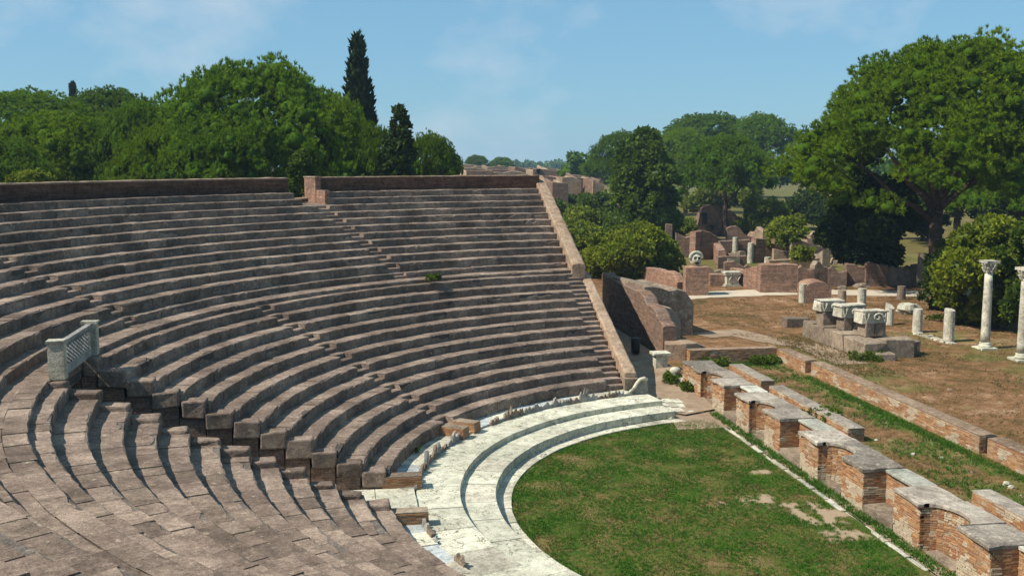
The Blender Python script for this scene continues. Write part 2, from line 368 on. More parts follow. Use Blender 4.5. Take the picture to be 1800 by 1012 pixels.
# earth floor of the side passage, pale path, kerb, threshold
mb = MB(); P = [(-3.2, 13.2), (-1.6, 11.6), (0.1, 12.4), (0.3, 16.8), (0.9, 23), (1.1, 40), (-3.2, 40)]
n = len(P); mb.add([(x, y, .33 if y > 13.3 else .12) for x, y in P], [tuple(range(n))])
tag(mb.build('passage_floor', m_earth), kind='structure')
def ribbon(name, pts, wid, mat, dz=0.03, kind='structure', sub=6):
    V = []; F = []; q = []
    for a, b in zip(pts[:-1], pts[1:]):
        for i in range(sub): q.append(np.array(a)*(1-i/sub) + np.array(b)*i/sub)
    q.append(np.array(pts[-1]))
    for i, p in enumerate(q):
        t = q[min(i+1, len(q)-1)] - q[max(i-1, 0)]; t = t/np.hypot(*t); nn = np.array([-t[1], t[0]])
        for s in (-1, -.5, 0, .5, 1):
            ww = wid/2*(1 + .12*noise.noise(Vector((i*.6, s*3, 1)))); x, y = p + nn*s*ww
            V.append((x, y, (gz(x, y) if y < 64 else .2) + dz))
    for i in range(len(q)-1):
        for k in range(4): F.append((i*5+k, i*5+k+1, (i+1)*5+k+1, (i+1)*5+k))
    return tag(link(name, np_mesh(name, V, F, None, True), mat), kind=kind)
g = lambda u, v: tuple(gnd(u, v, .22)[:2])
ribbon('path', [g(1150, 524), g(1230, 519), g(1330, 514), g(1430, 513), g(1530, 515), g(1640, 516), g(1800, 512)], 3.6, m_path, .03)
ribbon('footpath', [g(1232, 590), g(1290, 583), g(1350, 598), g(1420, 606), g(1500, 640)], 1.9, m_earth, .03)

mb = MB(); y = 10.4
kerb = empty('kerb', (-.5, 0, 0)); tag(kerb, kind='structure')
while y > -13:
    l = rnd.uniform(.9, 1.6); b = MB(); dx = rnd.uniform(-.04, .04); b.box(-.60+dx, -.44+dx+rnd.uniform(-.03, .03), y-l+.03, y-rnd.uniform(0, .1), -.2, .02+rnd.uniform(-.025, .015), .015)
    b.build('kerb_stone', m_oldmarble if rnd.random() < .55 else m_capw, kerb); y -= l
# ground strip between kerb and stage wall
mb = MB(); mb.add([(-.42, -13, .0), (.1, -13, .02), (.1, 13.2, .04), (-.42, 13.2, .02)], [(0, 1, 2, 3)]); mb.add([(-2.6, 9.6, .012), (-.42, 9.6, .012), (-.2, 13.3, .06), (-2.2, 12.4, .06)], [(0, 1, 2, 3)])
tag(mb.build('stage_foot_strip', m_earth), kind='structure')

# ================================================================== THEATRE
def Lr(k): return 14.894+.788*(k-1), 1.137+.355*(k-1)
def Ur(k): return (25.03, 5.50) if k == 12 else (25.52+.828*(11-k), 5.916+.342*(11-k))
TH = lambda r, x: math.degrees(math.acos(x/r))

def block_mesh(r0, r1, t0, t1, z0, z1, wear, seg=3, j=0.012):
    """one worn stone of a curved row; vertices relative to its own origin"""
    tm = R((t0+t1)/2); o = np.array([(r0+.4)*math.cos(tm), (r0+.4)*math.sin(tm), z0])
    dz = rnd.uniform(-j, j); dr = rnd.uniform(-j, j)*1.3; V = []
    tilt = rnd.uniform(-.008, .008)
    for i in range(seg+1):
        a = R(t0 + (t1-t0)*i/seg); ca, sa = math.cos(a), math.sin(a)
        c = wear*rnd.uniform(.3, 1.6); e = wear*rnd.uniform(.3, 1.7)
        zt = z1 + dz + tilt*(i-seg/2)
        for r, z in ((r0+dr+.006, z0+.002), (r0+dr+rnd.uniform(0, .01), zt-c), (r0+dr+e, zt-rnd.uniform(0, .006)), (r1, zt)):
            V.append((r*ca-o[0], r*sa-o[1], z-o[2]))
        V.append((r1*ca-o[0], r1*sa-o[1], z0-o[2]))
    F = []
    for i in range(seg):
        for k in range(3): F.append((i*5+k, i*5+k+1, (i+1)*5+k+1, (i+1)*5+k))
    F.append((0, 4, 3, 2, 1)); b = seg*5; F.append((b, b+1, b+2, b+3, b+4))
    me = bpy.data.meshes.new('seat_block'); me.from_pydata([tuple(v) for v in V], [], [tuple(reversed(f)) for f in F]); me.update()
    return me, o
def fill_row(parent, r0, r1, z0, z1, t0, t1, name='seat_block', lo=.6, hi=1.25, wear=.028, mat=None, gap=.012, brk=.07):
    if t1 <= t0: return
    t = t0
    while t < t1-1e-6:
        l = math.degrees(rnd.uniform(lo, hi)/r0); e = t+l
        if t1-e < math.degrees(lo*.7/r0): e = t1
        w = wear*rnd.uniform(.5, 1.5) if rnd.random() > brk else wear*rnd.uniform(2.2, 4.5)
        g = math.degrees(gap/r0)/2
        me, o = block_mesh(r0, r1, t+g, e-g, z0, z1, w)
        link(name, me, mat or m_seat, parent, loc=o); t = e
def core(parent, rows, ranges):
    mb = MB()
    for (r0, r1, z0, z1), (a, b) in zip(rows, ranges):
        n = max(2, int((b-a)/2)); vs = []
        for i in range(n+1):
            t = R(a+(b-a)*i/n); c, s = math.cos(t), math.sin(t)
            for r, z in ((r0+.03, z0-.3), (r0+.03, z1-.022), (r1+.04, z1-.022)): vs.append((r*c, r*s, z))
        mb.add(vs, [(i*3+k, (i+1)*3+k, (i+1)*3+k+1, i*3+k+1) for i in range(n) for k in range(2)])
    mb.build('seating_core', m_mortar, parent)

LROWS = [(Lr(k)[0], (Lr(k+1)[0] if k < 12 else 24.03), Lr(k)[1]-.355 if k > 1 else .62, Lr(k)[1]) for k in range(1, 13)]
UROWS = [(Ur(k)[0], (Ur(k-1)[0] if k > 1 else 34.62), (Ur(k+1)[1] if k < 12 else 5.2), Ur(k)[1]) for k in range(12, 0, -1)]
AW = .76
def hw(r): return math.degrees(AW/2/r)
AL1, AL2, AU1, AU2, AU3 = 145.2, 214.8, 122.5, 161.7, 198.3
VY0, VY1 = -1.25, 1.78
wedges = [
 ('low', 'lower tier wedge of curved stone seats beside the sloping end wall', lambda r: TH(r, -4.48), lambda r: AL1-hw(r)),
 ('low', 'lower tier wedge of curved stone seats on the far side of the central passage', lambda r: AL1+hw(r), lambda r: 180-math.degrees(math.asin((VY1+.05)/r))),
 ('low', 'lower tier wedge of curved stone seats on the near side of the central passage', lambda r: 180+math.degrees(math.asin((-VY0+.05)/r)), lambda r: 214.8),
 ('low', 'nearest lower tier wedge of stone seats along the bottom edge of the picture', lambda r: 214.8, lambda r: 246),
 ('up', 'upper tier wedge of stone seats between the brick doorway jamb and the end wall', lambda r: TH(r, -4.1), lambda r: AU1-hw(r)),
 ('up', 'long middle wedge of upper tier stone seats under the left parapet', lambda r: AU1+hw(r), lambda r: AU2-hw(r)),
 ('up', 'upper tier wedge of stone seats at the left edge behind the marble screen', lambda r: AU2+hw(r), lambda r: 198.3),
 ('up', 'nearest upper tier wedge of weathered stone seats in the bottom left corner', lambda r: 198.3, lambda r: 236),
]
for tier, lab, fa, fb in wedges:
    rows = LROWS if tier == 'low' else UROWS
    am = (fa(20)+fb(20))/2; rr = rows[0][0]
    root = empty('seating_wedge', (rr*math.cos(R(am)), rr*math.sin(R(am)), rows[0][2]), lab, 'seating', 'wedges of stone theatre seats')
    rg = []
    for i, (r0, r1, z0, z1) in enumerate(rows):
        a, b = fa(r0), fb(r0)
        if tier == 'up' and i >= 10:                     # doorway cuts the two top rows
            if abs(b-(AU1-hw(r0))) < .01: b = 121.2
            if abs(a-(AU1+hw(r0))) < .01: a = 124.0
        rg.append((a, b))
        big = am > 214
        fill_row(root, r0, r1+.05, z0, z1, a, b, lo=.62 if not big else .8, hi=1.2 if not big else 1.5, wear=.06 if tier == 'up' else .045, brk=.16 if tier == 'up' else .10)
    core(root, rows, rg)

# aisle stairs: two short steps for each row
def stair(lab, rows, fa, fb, skip=0):
    a0 = R((fa(rows[0][0])+fb(rows[0][0]))/2); r = rows[0][0]
    root = empty('aisle_stair', (r*math.cos(a0), r*math.sin(a0), rows[0][2]), lab, 'stairs', 'stairs between the seating wedges')
    for i, (r0, r1, z0, z1) in enumerate(rows[:len(rows)-skip]):
        a, b = fa(r0), fb(r0); d = r1-r0; h = z1-z0
        for (ra, rb, za, zb) in ((r0+.01, r0+d*.55, z0-.12, z0+h*.5), (r0+d*.5, r1+.05, z0-.05, z1)):
            me, o = block_mesh(ra, rb, a+.02, b-.02, za, zb, .03, 2); link('step', me, m_seat, root, loc=o)
stair('lower aisle stair of half-height stone steps left of the end wall wedge', LROWS, lambda r: AL1-hw(r), lambda r: AL1+hw(r))
stair('upper aisle stair rising to the brick doorway in the parapet', UROWS, lambda r: AU1-hw(r), lambda r: AU1+hw(r), 2)
stair('upper aisle stair at the left edge above the marble screen', UROWS, lambda r: AU2-hw(r), lambda r: AU2+hw(r))
stair('narrow stone stair running down along the sloping end wall', LROWS, lambda r: TH(r, -3.56), lambda r: TH(r, -4.48))
# doorway landing
root = empty('doorway_floor', (33.5*math.cos(R(122.5)), 33.5*math.sin(R(122.5)), 8.6)); tag(root, kind='structure')
for i in range(3): 
    me, o = block_mesh(32.9+i*.8, 33.75+i*.8, 121.2, 124.0, 8.2, 8.68+i*.04, .03, 2); link('paving_slab', me, m_seat, root, loc=o)

# walkway between the tiers, low kerb stones and paving
walk = empty('walkway', (-24.5, 0, 5.2)); tag(walk, kind='structure')
fill_row(walk, 24.03, 24.55, 4.85, 5.22, TH(24.03, -4.1), 240, 'kerb_stone', .7, 1.4, .03)
fill_row(walk, 24.55, 25.1, 5.0, 5.215, TH(24.5, -4.1), 240, 'paving_slab', .8, 1.7, .012)
core(walk, [(24.03, 25.1, 4.9, 5.21)], [(TH(24.03, -4.1), 240)])

# parapet wall round the top (two pieces), outer wall
def ring_wall(name, lab, ra, rb, t0, t1, z0, z1, mat, capm, cat='wall', group=None):
    am = R((t0+t1)/2); root = empty(name, (ra*math.cos(am), ra*math.sin(am), z0), lab, cat, group)
    n = int((t1-t0)*1.2)+2
    for nm, r0, r1, a, b, m, j in (('wall_body', ra, rb, z0, z1-.09, mat, 0), ('coping', ra-.015, rb+.02, z1-.09, z1, capm, .02)):
        V = []; F = []
        for i in range(n+1):
            t = R(t0+(t1-t0)*i/n); c, s = math.cos(t), math.sin(t)
            q = .035*noise.noise(Vector((i*.7, 0, z0))) if j else 0
            for r, z in ((r0, a), (r0, b+q-(.03 if j else 0)), (r0+(.05 if j else 0), b+q), (r1-(.05 if j else 0), b+q), (r1, b+q-(.03 if j else 0)), (r1, a)): V.append((r*c, r*s, z))
        for i in range(n):
            for k in range(6): F.append((i*6+k, (i+1)*6+k, (i+1)*6+(k+1) % 6, i*6+(k+1) % 6))
        F2 = [(0, 1, 2, 5), (2, 3, 4, 5)]; b_ = n*6; F2 += [(b_+x for x in q) for q in ((5, 2, 1, 0), (5, 4, 3, 2))]
        me = np_mesh(nm, V, F + [tuple(q) for q in F2]); link(nm, me, m, root)
    return root
ring_wall('parapet_wall', 'long weathered brick parapet above the top row, left of the doorway gap', 34.6, 35.2, 123.8, 233, 9.0, 10.17, m_wallb, m_conc, 'wall', 'parapets round the top of the seating')
ring_wall('parapet_wall', 'weathered brick parapet above the top row between doorway and end wall', 34.6, 35.2, TH(34.6, -3.9), 121.3, 9.0, 10.17, m_wallb, m_conc, 'wall', 'parapets round the top of the seating')
ring_wall('outer_wall', 'curved outer wall holding up the back of the theatre', 34.9, 35.5, 96, 250, -.2, 8.99, m_ruin, m_conc)
# brick jamb of the doorway
root = empty('doorway_jamb', (33.6*math.cos(R(121.25)), 33.6*math.sin(R(121.25)), 8.3), 'square red brick jamb at the end of the right hand parapet', 'pier')
def radial_box(mb, r0, r1, t0, t1, z0, z1):
    P = []
    for z in (z0, z1):
        for r, t in ((r0, t0), (r1, t0), (r1, t1), (r0, t1)): P.append((r*math.cos(R(t)), r*math.sin(R(t)), z))
    mb.hexa(P)
mb = MB(); radial_box(mb, 34.0, 35.25, 120.9, 121.5, 8.5, 10.15); mb.build('upper_brickwork', m_redb, root)
mb = MB(); radial_box(mb, 33.0, 34.02, 120.9, 121.45, 8.2, 9.45); mb.build('lower_brickwork', m_redb, root)
mb = MB(); radial_box(mb, 33.95, 35.3, 120.85, 121.55, 10.152, 10.22); mb.build('coping', m_conc, root)

# sloping end wall (two runs) with rough top
def slope_wall(parent, name, x0, x1, pts, mat, zb=-.2, top=None):
    V = []; F = []; n = 0; q = []
    for (ya, za), (yb, zb_) in zip(pts[:-1], pts[1:]):
        m = max(2, int(abs(yb-ya)/.5))
        for i in range(m): q.append((ya+(yb-ya)*i/m, za+(zb_-za)*i/m))
    q.append(pts[-1])
    for i, (y, z) in enumerate(q):
        for x, dz in ((x0, None), (x0, -.05), (x0+.07, 0), ((x0+x1)/2, .015), (x1-.07, 0), (x1, -.05), (x1, None)):
            e = .035*noise.noise(Vector((x*2, y*1.5, 4)))
            V.append((x+(e if dz is not None else 0), y, zb if dz is None else z+dz+e))
    for i in range(len(q)-1):
        for k in range(6): F.append((i*7+k, (i+1)*7+k, (i+1)*7+k+1, i*7+k+1))
    me = bpy.data.meshes.new(name); b = (len(q)-1)*7
    me.from_pydata(V, [], [tuple(reversed(f)) for f in F] + [tuple(range(7)), tuple(b+6-i for i in range(7))]); me.update()
    return link(name, me, mat, parent)
root = empty('end_wall', (-3.5, 24, .2), 'sloping rubble end wall running down the right side of the seats', 'wall')
slope_wall(root, 'upper_run', -4.1, -3.4, [(23.4, 5.55), (34.6, 9.75), (35.6, 10.12), (37, 10.12)], m_conc)
slope_wall(root, 'lower_run', -3.56, -3.0, [(14.5, 1.42), (24.2, 5.05)], m_conc)
mb = MB(); mb.box(-3.62, -2.95, 14.2, 14.62, .3, 1.2, .03); mb.build('end_post', m_tufa, root)

# central passage: stepped brick side walls, end stones, tunnel mouth
for side, lab in ((1, 'far side wall of the central passage with projecting seat-end stones'), (-1, 'near side wall of the central passage edged with raised kerb stones')):
    y0, y1 = (VY1, VY1+.5) if side > 0 else (VY0-.5, VY0)
    root = empty('passage_wall', (-18, (y0+y1)/2, .6), lab, 'wall', 'walls of the central passage')
    mb = MB()
    for (r0, r1, z0, z1) in LROWS + [(24.03, 25.2, 4.9, 5.2)]:
        mb.box(-(r1+.0), -r0-.03, y0+(.02 if side > 0 else 0), y1-(.02 if side < 0 else 0), .45, z1-(.42 if side > 0 else .12))
    mb.box(-33, -25.2, y0+(.02 if side > 0 else 0), y1-(.02 if side < 0 else 0), .45, 5.0)
    mb.build('brick_facing', m_ruin, root)
    for k, (r0, r1, z0, z1) in enumerate(LROWS):
        b = MB(); j = .045
        if side > 0: b.box(-(r1-.02)+rnd.uniform(-j, j), -r0+.05+rnd.uniform(-j, j), VY1-.07, VY1+.52, z1-.42, z1+.13+rnd.uniform(-.06, .04), .04)
        else: b.box(-(r1-.03)+rnd.uniform(-j, j), -r0+rnd.uniform(-j, j), VY0-.5, VY0+.03, z1-.14, z1+.17+rnd.uniform(-.06, .05), .05)
        o = b.build('end_stone', m_seat, root)
        bv = o.modifiers.new('bevel', 'BEVEL'); bv.width = .055; bv.segments = 2
root = empty('tunnel_mouth', (-24.5, .25, .6), 'dark tunnel mouth under the walkway behind the marble screen', 'tunnel')
mb = MB(); mb.box(-25.1, -24.05, VY0-.1, VY1+.1, 4.55, 5.19); mb.build('lintel', m_tufa, root)
mb = MB(); mb.box(-33.4, -33, VY0-.5, VY1+.5, .4, 5.2); mb.build('back_wall', m_ruin, root)
mb = MB(); mb.box(-33, -25.1, VY0-.3, VY1+.3, 4.7, 5.0); mb.build('vault', m_ruin, root)
# passage floor slabs
root = empty('passage_paving', (-14.5, .2, .6)); tag(root, kind='structure')
x = -14.0
while x > -25:
    l = rnd.uniform(.8, 1.4); ys = sorted([VY0, rnd.uniform(-.4, .9), VY1])
    for a, b in zip(ys[:-1], ys[1:]):
        q = MB(); q.box(x-l+.01, x-.01, a+.01, b-.01, .4, .66+rnd.uniform(-.01, .01), .008); q.build('paving_slab', m_marble if x > -16.5 else m_tufa, root)
    x -= l

# marble screen
root = empty('marble_screen', (-23.85, .6, 5.22), 'grey marble lattice screen between two posts on the walkway', 'screen')
for y, h in ((-1.28, 1.04), (2.42, 1.0)):
    b = MB(); b.box(-24.06, -23.64, y-.16, y+.16, 5.2, 5.22+h-.06, .006); po = b.build('post', m_oldmarble, root)
    b = MB(); b.box(-24.09, -23.61, y-.19, y+.19, 5.225+h-.06, 5.22+h+.02, .012); b.build('post_cap', m_oldmarble, po)
b = MB(); b.box(-23.92, -23.78, -1.12, 2.26, 5.2, 5.45); b.build('base_rail', m_greymarble, root)  # panel marble darker than the posts, its shaded side put into the colour
b = MB(); b.box(-23.93, -23.77, -1.12, 2.26, 6.06, 6.16, .006); b.build('top_rail', m_greymarble, root)
b = MB(); b.box(-23.92, -23.78, -1.12, -.75, 5.451, 6.059); b.box(-23.92, -23.78, 2.1, 2.26, 5.451, 6.059); b.build('side_rail', m_greymarble, root)
ny, nzz = 10, 5; dy = 2.85/ny; dz = .61/nzz
for i in range(-nzz, ny):
    for s in (1, -1):
        b = MB(); seg = []
        for q in np.linspace(0, nzz, 13):
            yy = -.75 + dy*(i+q if s > 0 else ny-(i+q)); zz = 5.45 + dz*q
            if -.76 <= yy <= 2.11: seg.append((-23.85 + (.012 if s > 0 else -.012), yy, zz))
        if len(seg) > 2: b.tube(seg, [.027]*len(seg), 6); b.build('lattice_bar', m_greymarble, root)

# marble ring steps round the lawn
steps = empty('marble_steps', (-12.5, 0, .1), 'curved white marble steps round the edge of the lawn', 'steps')
def ring_slabs(parent, r0, r1, z0, z1, t0, t1, name, lo, hi, mats, gap=.022, wear=.012):
    t = t0; i = 0
    while t < t1-.01:
        e = min(t1, t+math.degrees(rnd.uniform(lo, hi)/r0)); e = t1 if t1-e < 1.5 else e
        g_ = math.degrees(gap/r0)/2; m = mats[i % len(mats)] if len(mats) < 4 else rnd.choice(mats)
        me, o = block_mesh(r0, r1, t+g_, e-g_, z0, z1, wear, 4, .003); link(name, me, m, parent, loc=o); t = e; i += 1
ring_slabs(steps, 10.95, 11.5, -.2, .04, 99, 240, 'edge_slab', .9, 1.8, [m_oldmarble, m_marble, m_oldmarble, m_marble])
ring_slabs(steps, 11.461, 12.66, -.1, .365, 101, 240, 'lower_step_slab', 1.1, 2.0, [m_marble]*9 + [m_oldmarble])
ring_slabs(steps, 12.607, 14.02, .1, .583, 101, 240, 'upper_step_slab', 1.1, 2.0, [m_marble]*9 + [m_oldmarble])
core(steps, [(11.461, 12.66, .1, .36), (12.607, 14.02, .3, .578)], [(101, 240), (101, 240)])
wk = empty('orchestra_walk', (-14.4, 0, .62), 'ring of white and blue-grey slabs below the lowest seat row', 'paving')
for a, b in ((104, 173.3), (185.6, 240)):
    ring_slabs(wk, 14.05, 14.96, .3, .665, a, b, 'walk_slab', .55, 1.1, [m_marble, m_marbleb, m_marble, m_marbleb, m_oldmarble])
core(wk, [(14.05, 14.96, .4, .66)], [(104, 240)])
# broken marble balustrade along the ring
bal = empty('broken_balustrade', (-14, 0, .58), 'jagged broken marble balustrade stubs along the ring of slabs', 'balustrade')
t0 = 106.0
while t0 < 236:
    if 137.8 < t0 < 146.5 or 172 < t0 < 186: t0 += 1; continue
    if t0 > 190 and rnd.random() < .8: t0 += rnd.uniform(3, 7); continue
    l = rnd.uniform(1.0, 2.6); n = 7; V = []; F = []
    tall = rnd.random() < .3; hh = rnd.uniform(.28, .55) if tall else rnd.uniform(.14, .3)
    for i in range(n+1):
        t = R(t0+l*i/n); h = hh*rnd.uniform(.3, 1.3) if 0 < i < n else hh*rnd.uniform(.2, .8)
        for r, z in ((13.99, .55), (14.0+rnd.uniform(-.01, .02), .6+h), (14.1, .6+h*rnd.uniform(.7, 1)), (14.12, .55)): V.append((r*math.cos(t), r*math.sin(t), z))
    for i in range(n):
        for k in range(3): F.append((i*4+k, i*4+k+1, (i+1)*4+k+1, (i+1)*4+k))
    F += [(3, 2, 1, 0), (n*4, n*4+1, n*4+2, n*4+3)]
    me = bpy.data.meshes.new('stub'); me.from_pydata(V, [], [tuple(reversed(f)) for f in F]); me.update(); link('stub', me, m_tufa if rnd.random() < .6 else m_greymarble, bal); t0 += l
# marble end slab with carved arm
root = empty('end_slab', (-3.1, 14.2, .6), 'grey marble slab with a curved arm at the far end of the steps', 'slab')
prof = [(-3.95, .55), (-3.6, .62), (-3.35, .82), (-3.2, 1.08), (-3.05, 1.25), (-2.88, 1.3), (-2.72, 1.22), (-2.68, .95), (-2.66, .7), (-2.5, .5), (-3.4, .48)]
b = MB(); nP = len(prof); b.add([(x, 13.75, z) for x, z in prof] + [(x, 14.0, z) for x, z in prof], [tuple(range(nP))[::-1], tuple(range(nP, 2*nP))] + [(i, (i+1) % nP, nP+(i+1) % nP, nP+i) for i in range(nP)])
b.build('slab', m_greymarble, root)
b = MB(); b.tube([(-3.95, 13.7, .6), (-3.6, 13.68, .68), (-3.35, 13.68, .88), (-3.2, 13.68, 1.12), (-3.05, 13.7, 1.28), (-2.86, 13.7, 1.33), (-2.72, 13.72, 1.25)], [.06, .065, .07, .075, .08, .08, .07], 8); b.build('moulded_arm', m_marble, root, True)
# paved threshold between steps and stage
root = empty('threshold_paving', (-1.5, 12.5, .1)); tag(root, kind='structure')
for i in range(6):
    for k in range(4):
        x0 = -2.9+i*.46; y0 = 11.0+k*.75+.18*i*(.4); zt = .36-.055*i - (0.14 if k == 0 else .03*(3-k))
        if x0**2+y0**2 < 11.45**2 and k == 0: continue
        b = MB(); b.box(x0+.008, x0+.45, y0+.01, y0+.74, -.2, zt, .008); b.build('paving_slab', rnd.choice([m_marble, m_oldmarble, m_marble]), root)

# low brick stubs at the foot of the stairs and passage
t = NT('old_plaster'); n1 = t.noise(2.5, 7, .7); n2 = t.noise(25, 5, .7)
k = t.ramp(n1, [(.35, (.26, .19, .12)), (.5, (.40, .31, .21)), (.65, (.52, .45, .33))]); k = t.mix(1.0, k, t.ramp(n2, [(.3, .7), (.7, 1.2)]), 'MULTIPLY'); t.bump(n2, .7, .02); m_plaster = t.done(k)

BR = [(0.36, 0.175, 0.080), (0.42, 0.215, 0.095), (0.32, 0.145, 0.070), (0.45, 0.25, 0.115), (0.38, 0.19, 0.088), (0.29, 0.135, 0.072)]
def brick_face(out, A, B, z0, z1, plaster=0.0, ch=.050, mg=.018, top=None, miss=.015, bl=(.17, .30)):
    """list of bricks (8 corner points, colour) laid in courses on the face A->B (outside on its right)"""
    A = np.array(A, float); B = np.array(B, float); L = np.hypot(*(B-A))
    if L < .02: return
    d = (B-A)/L; nrm = np.array([d[1], -d[0]]); z = z0; k = 0
    while z+ch < z1+.01:
        s = -rnd.uniform(0, .2)
        while s < L:
            l = rnd.uniform(*bl); a, b = max(s, 0), min(s+l, L); s += l+mg
            if b-a < .03 or rnd.random() < miss: continue
            pr = rnd.uniform(.004, .02); p0 = A+d*a; p1 = A+d*b
            m = p0; n = noise.noise(Vector((m[0]*1.3+m[1]*1.3, z*2.2, 2.0))) + .4*noise.noise(Vector((m[0]*5, m[1]*5, z*6)))
            zr = (z-z0)/max(.2, (z1-z0)); c = np.array(rnd.choice(BR))*rnd.uniform(.82, 1.1)
            if plaster and n + plaster*(1.0-1.7*zr) > .30:
                q = rnd.uniform(.6, .95); c = c*(1-q) + np.array((.52, .45, .33))*q; pr += .008
                if rnd.random() < .05: continue
            if n < -.55 and rnd.random() < .5: continue
            q0, q1 = p0+nrm*pr, p1+nrm*pr; i0, i1 = p0-nrm*.04, p1-nrm*.04; zz = z+ch*rnd.uniform(.88, 1.0)
            out.append(([(*i0, z), (*q0, z), (*q1, z), (*i1, z), (*i0, zz), (*q0, zz), (*q1, zz), (*i1, zz)], tuple(c)))
        z += ch+mg; k += 1
def lay(out, root, single=0):
    """largest (nearest) bricks as parts of their own, the rest as one part"""
    key = lambda b: np.linalg.norm(np.array(b[0][1])-CAM)
    out = sorted(out, key=key)
    for p, c in out[:single]:
        o = np.array(p[0]); mb = MB(); mb.hexa([tuple(np.array(q)-o) for q in p], c); link('brick', mb.mesh('brick', colors=True), m_brick, root, loc=o)
    mb = MB()
    for p, c in out[single:]: mb.hexa(p, c)
    if mb.v: tag(mb.build('brickwork', m_brick, root, colors=True), kind='stuff')
def brick_box(name, lab, cat, x0, x1, y0, y1, z0, z1, group=None, plaster=0.0, capmat=None, topj=.03, rot=0, c=None):
    root = empty(name, ((x0+x1)/2, (y0+y1)/2, z0), lab, cat, group)
    P = [(x0, y0), (x1, y0), (x1, y1), (x0, y1)]
    if rot:
        cx, cy = (x0+x1)/2, (y0+y1)/2; P = [(cx+(x-cx)*math.cos(rot)-(y-cy)*math.sin(rot), cy+(x-cx)*math.sin(rot)+(y-cy)*math.cos(rot)) for x, y in P]
    mb = MB(); mb.prism(P, z0-.1, z1); mb.build('core', m_plaster if not c else c, root)
    out = []
    for i in range(4): brick_face(out, P[i], P[(i+1) % 4], z0, z1, plaster)
    lay(out, root)
    if capmat:
        cx = sum(p[0] for p in P)/4; cy = sum(p[1] for p in P)/4
        Q = [(cx+(x-cx)*1.02, cy+(y-cy)*1.02) for x, y in P]; L = math.hypot(Q[1][0]-Q[0][0], Q[1][1]-Q[0][1]); L2 = math.hypot(Q[2][0]-Q[1][0], Q[2][1]-Q[1][1])
        n1, n2 = max(2, int(L/.35)), max(2, int(L2/.35)); V = []; F = []
        for j in range(n2+1):
            for i in range(n1+1):
                a = np.array(Q[0])*(1-i/n1)+np.array(Q[1])*i/n1; b = np.array(Q[3])*(1-i/n1)+np.array(Q[2])*i/n1; p = a*(1-j/n2)+b*j/n2
                e = i in (0, n1) or j in (0, n2)
                V.append((p[0], p[1], z1+.012+topj*rnd.uniform(0, 1.6)*(0 if e else 1)))
        for j in range(n2):
            for i in range(n1): F.append((j*(n1+1)+i, j*(n1+1)+i+1, (j+1)*(n1+1)+i+1, (j+1)*(n1+1)+i))
        link('top', np_mesh('top', V, F), capmat, root)
    return root

brick_box('brick_stub', 'low brick stub on the far side of the central passage mouth', 'stub', -15.0, -13.75, 1.72, 2.2, .6, 1.02, 'brick stubs at the orchestra edge', capmat=m_tufa)
brick_box('brick_stub', 'low brick stub on the near side of the central passage mouth', 'stub', -14.85, -13.8, -1.75, -1.28, .6, 1.02, 'brick stubs at the orchestra edge', capmat=m_tufa)
for tt, lab in ((147.0, 'low rounded brick stub left of the lower aisle stair foot'), (138.6+4.6, 'low rounded brick stub right of the lower aisle stair foot')):
    cx, cy = 14.4*math.cos(R(tt)), 14.4*math.sin(R(tt))
    brick_box('brick_stub', lab, 'stub', cx-.5, cx+.5, cy-.24, cy+.24, .6, 1.0, 'brick stubs at the orchestra edge', capmat=m_tufa, topj=.07, rot=R(tt-180))

# ================================================================== STAGE FRONT WALL WITH NICHES
XF, XB, ND, HZ = 0.02, 1.38, .78, 1.32
near_ends = [14.3, 11.25, 8.4, 5.35, 2.1, -1.1, -4.4, -7.7, -11.0]; PL = 1.42
root = empty('stage_front_wall', (.7, 2, .03), 'long brick stage wall with alternating round and square niches beside the lawn', 'wall')
poly = []; faces = []
def seg(a, b, pl): faces.append((a, b, pl))
caps = []
y = 16.9; cur = (XF, y)
pts_front = [(XB, 16.9), (XF, 16.9)]
for i, ne in enumerate(near_ends):
    fe = ne+PL if i else 16.9
    pts_front += [(XF, fe), (XF, ne)] if i else [(XF, ne)]
    seg((XF, fe), (XF, ne), .75 + .25*(i % 3 == 1))
    caps.append(('pier', ne, fe))
    if i == len(near_ends)-1: break
    nf = near_ends[i+1]+PL; a, b = ne, nf
    if i % 2 == 0:      # round niche
        n = 12; arc = []
        for k in range(n+1):
            an = math.pi*k/n; arc.append((XF+.12+(ND-.12)*math.sin(an), (a+b)/2+(a-b)/2*math.cos(an)))
        arc = [(XF, a)] + arc + [(XF, b)]
        for p, q in zip(arc[:-1], arc[1:]): seg(p, q, .45)
        pts_front += arc[1:-1]; caps.append(('round', a, b, arc))
    else:
        arc = [(XF, a), (XF+ND, a), (XF+ND, b), (XF, b)]
        for p, q in zip(arc[:-1], arc[1:]): seg(p, q, .45)
        pts_front += arc[1:-1]; caps.append(('square', a, b, arc))
pts_front += [(XB, near_ends[-1])]
mb = MB()
for c in caps:
    if c[0] == 'pier': mb.box(XF, XB, c[1], c[2], -.1, HZ)
    elif c[0] == 'square': mb.box(XF+ND, XB, c[2], c[1], -.1, HZ)
    else: mb.prism([(XB, c[1]), (XB, c[2])][::1] + [p for p in c[3][::-1]], -.1, HZ)
mb.build('wall_core', m_plaster, root)
out = []
for a, b, pl in faces:     # walls are visited going -Y, outside is -X: flip so that outside is on the right
    brick_face(out, b, a, .03, HZ-.01, pl, miss=.02) if False else brick_face(out, a, b, .03, HZ-.01, pl, miss=.02)
brick_face(out, (XB, near_ends[-1]), (XB, 16.9), .1, HZ-.01, .1)
lay(out, root, 300)
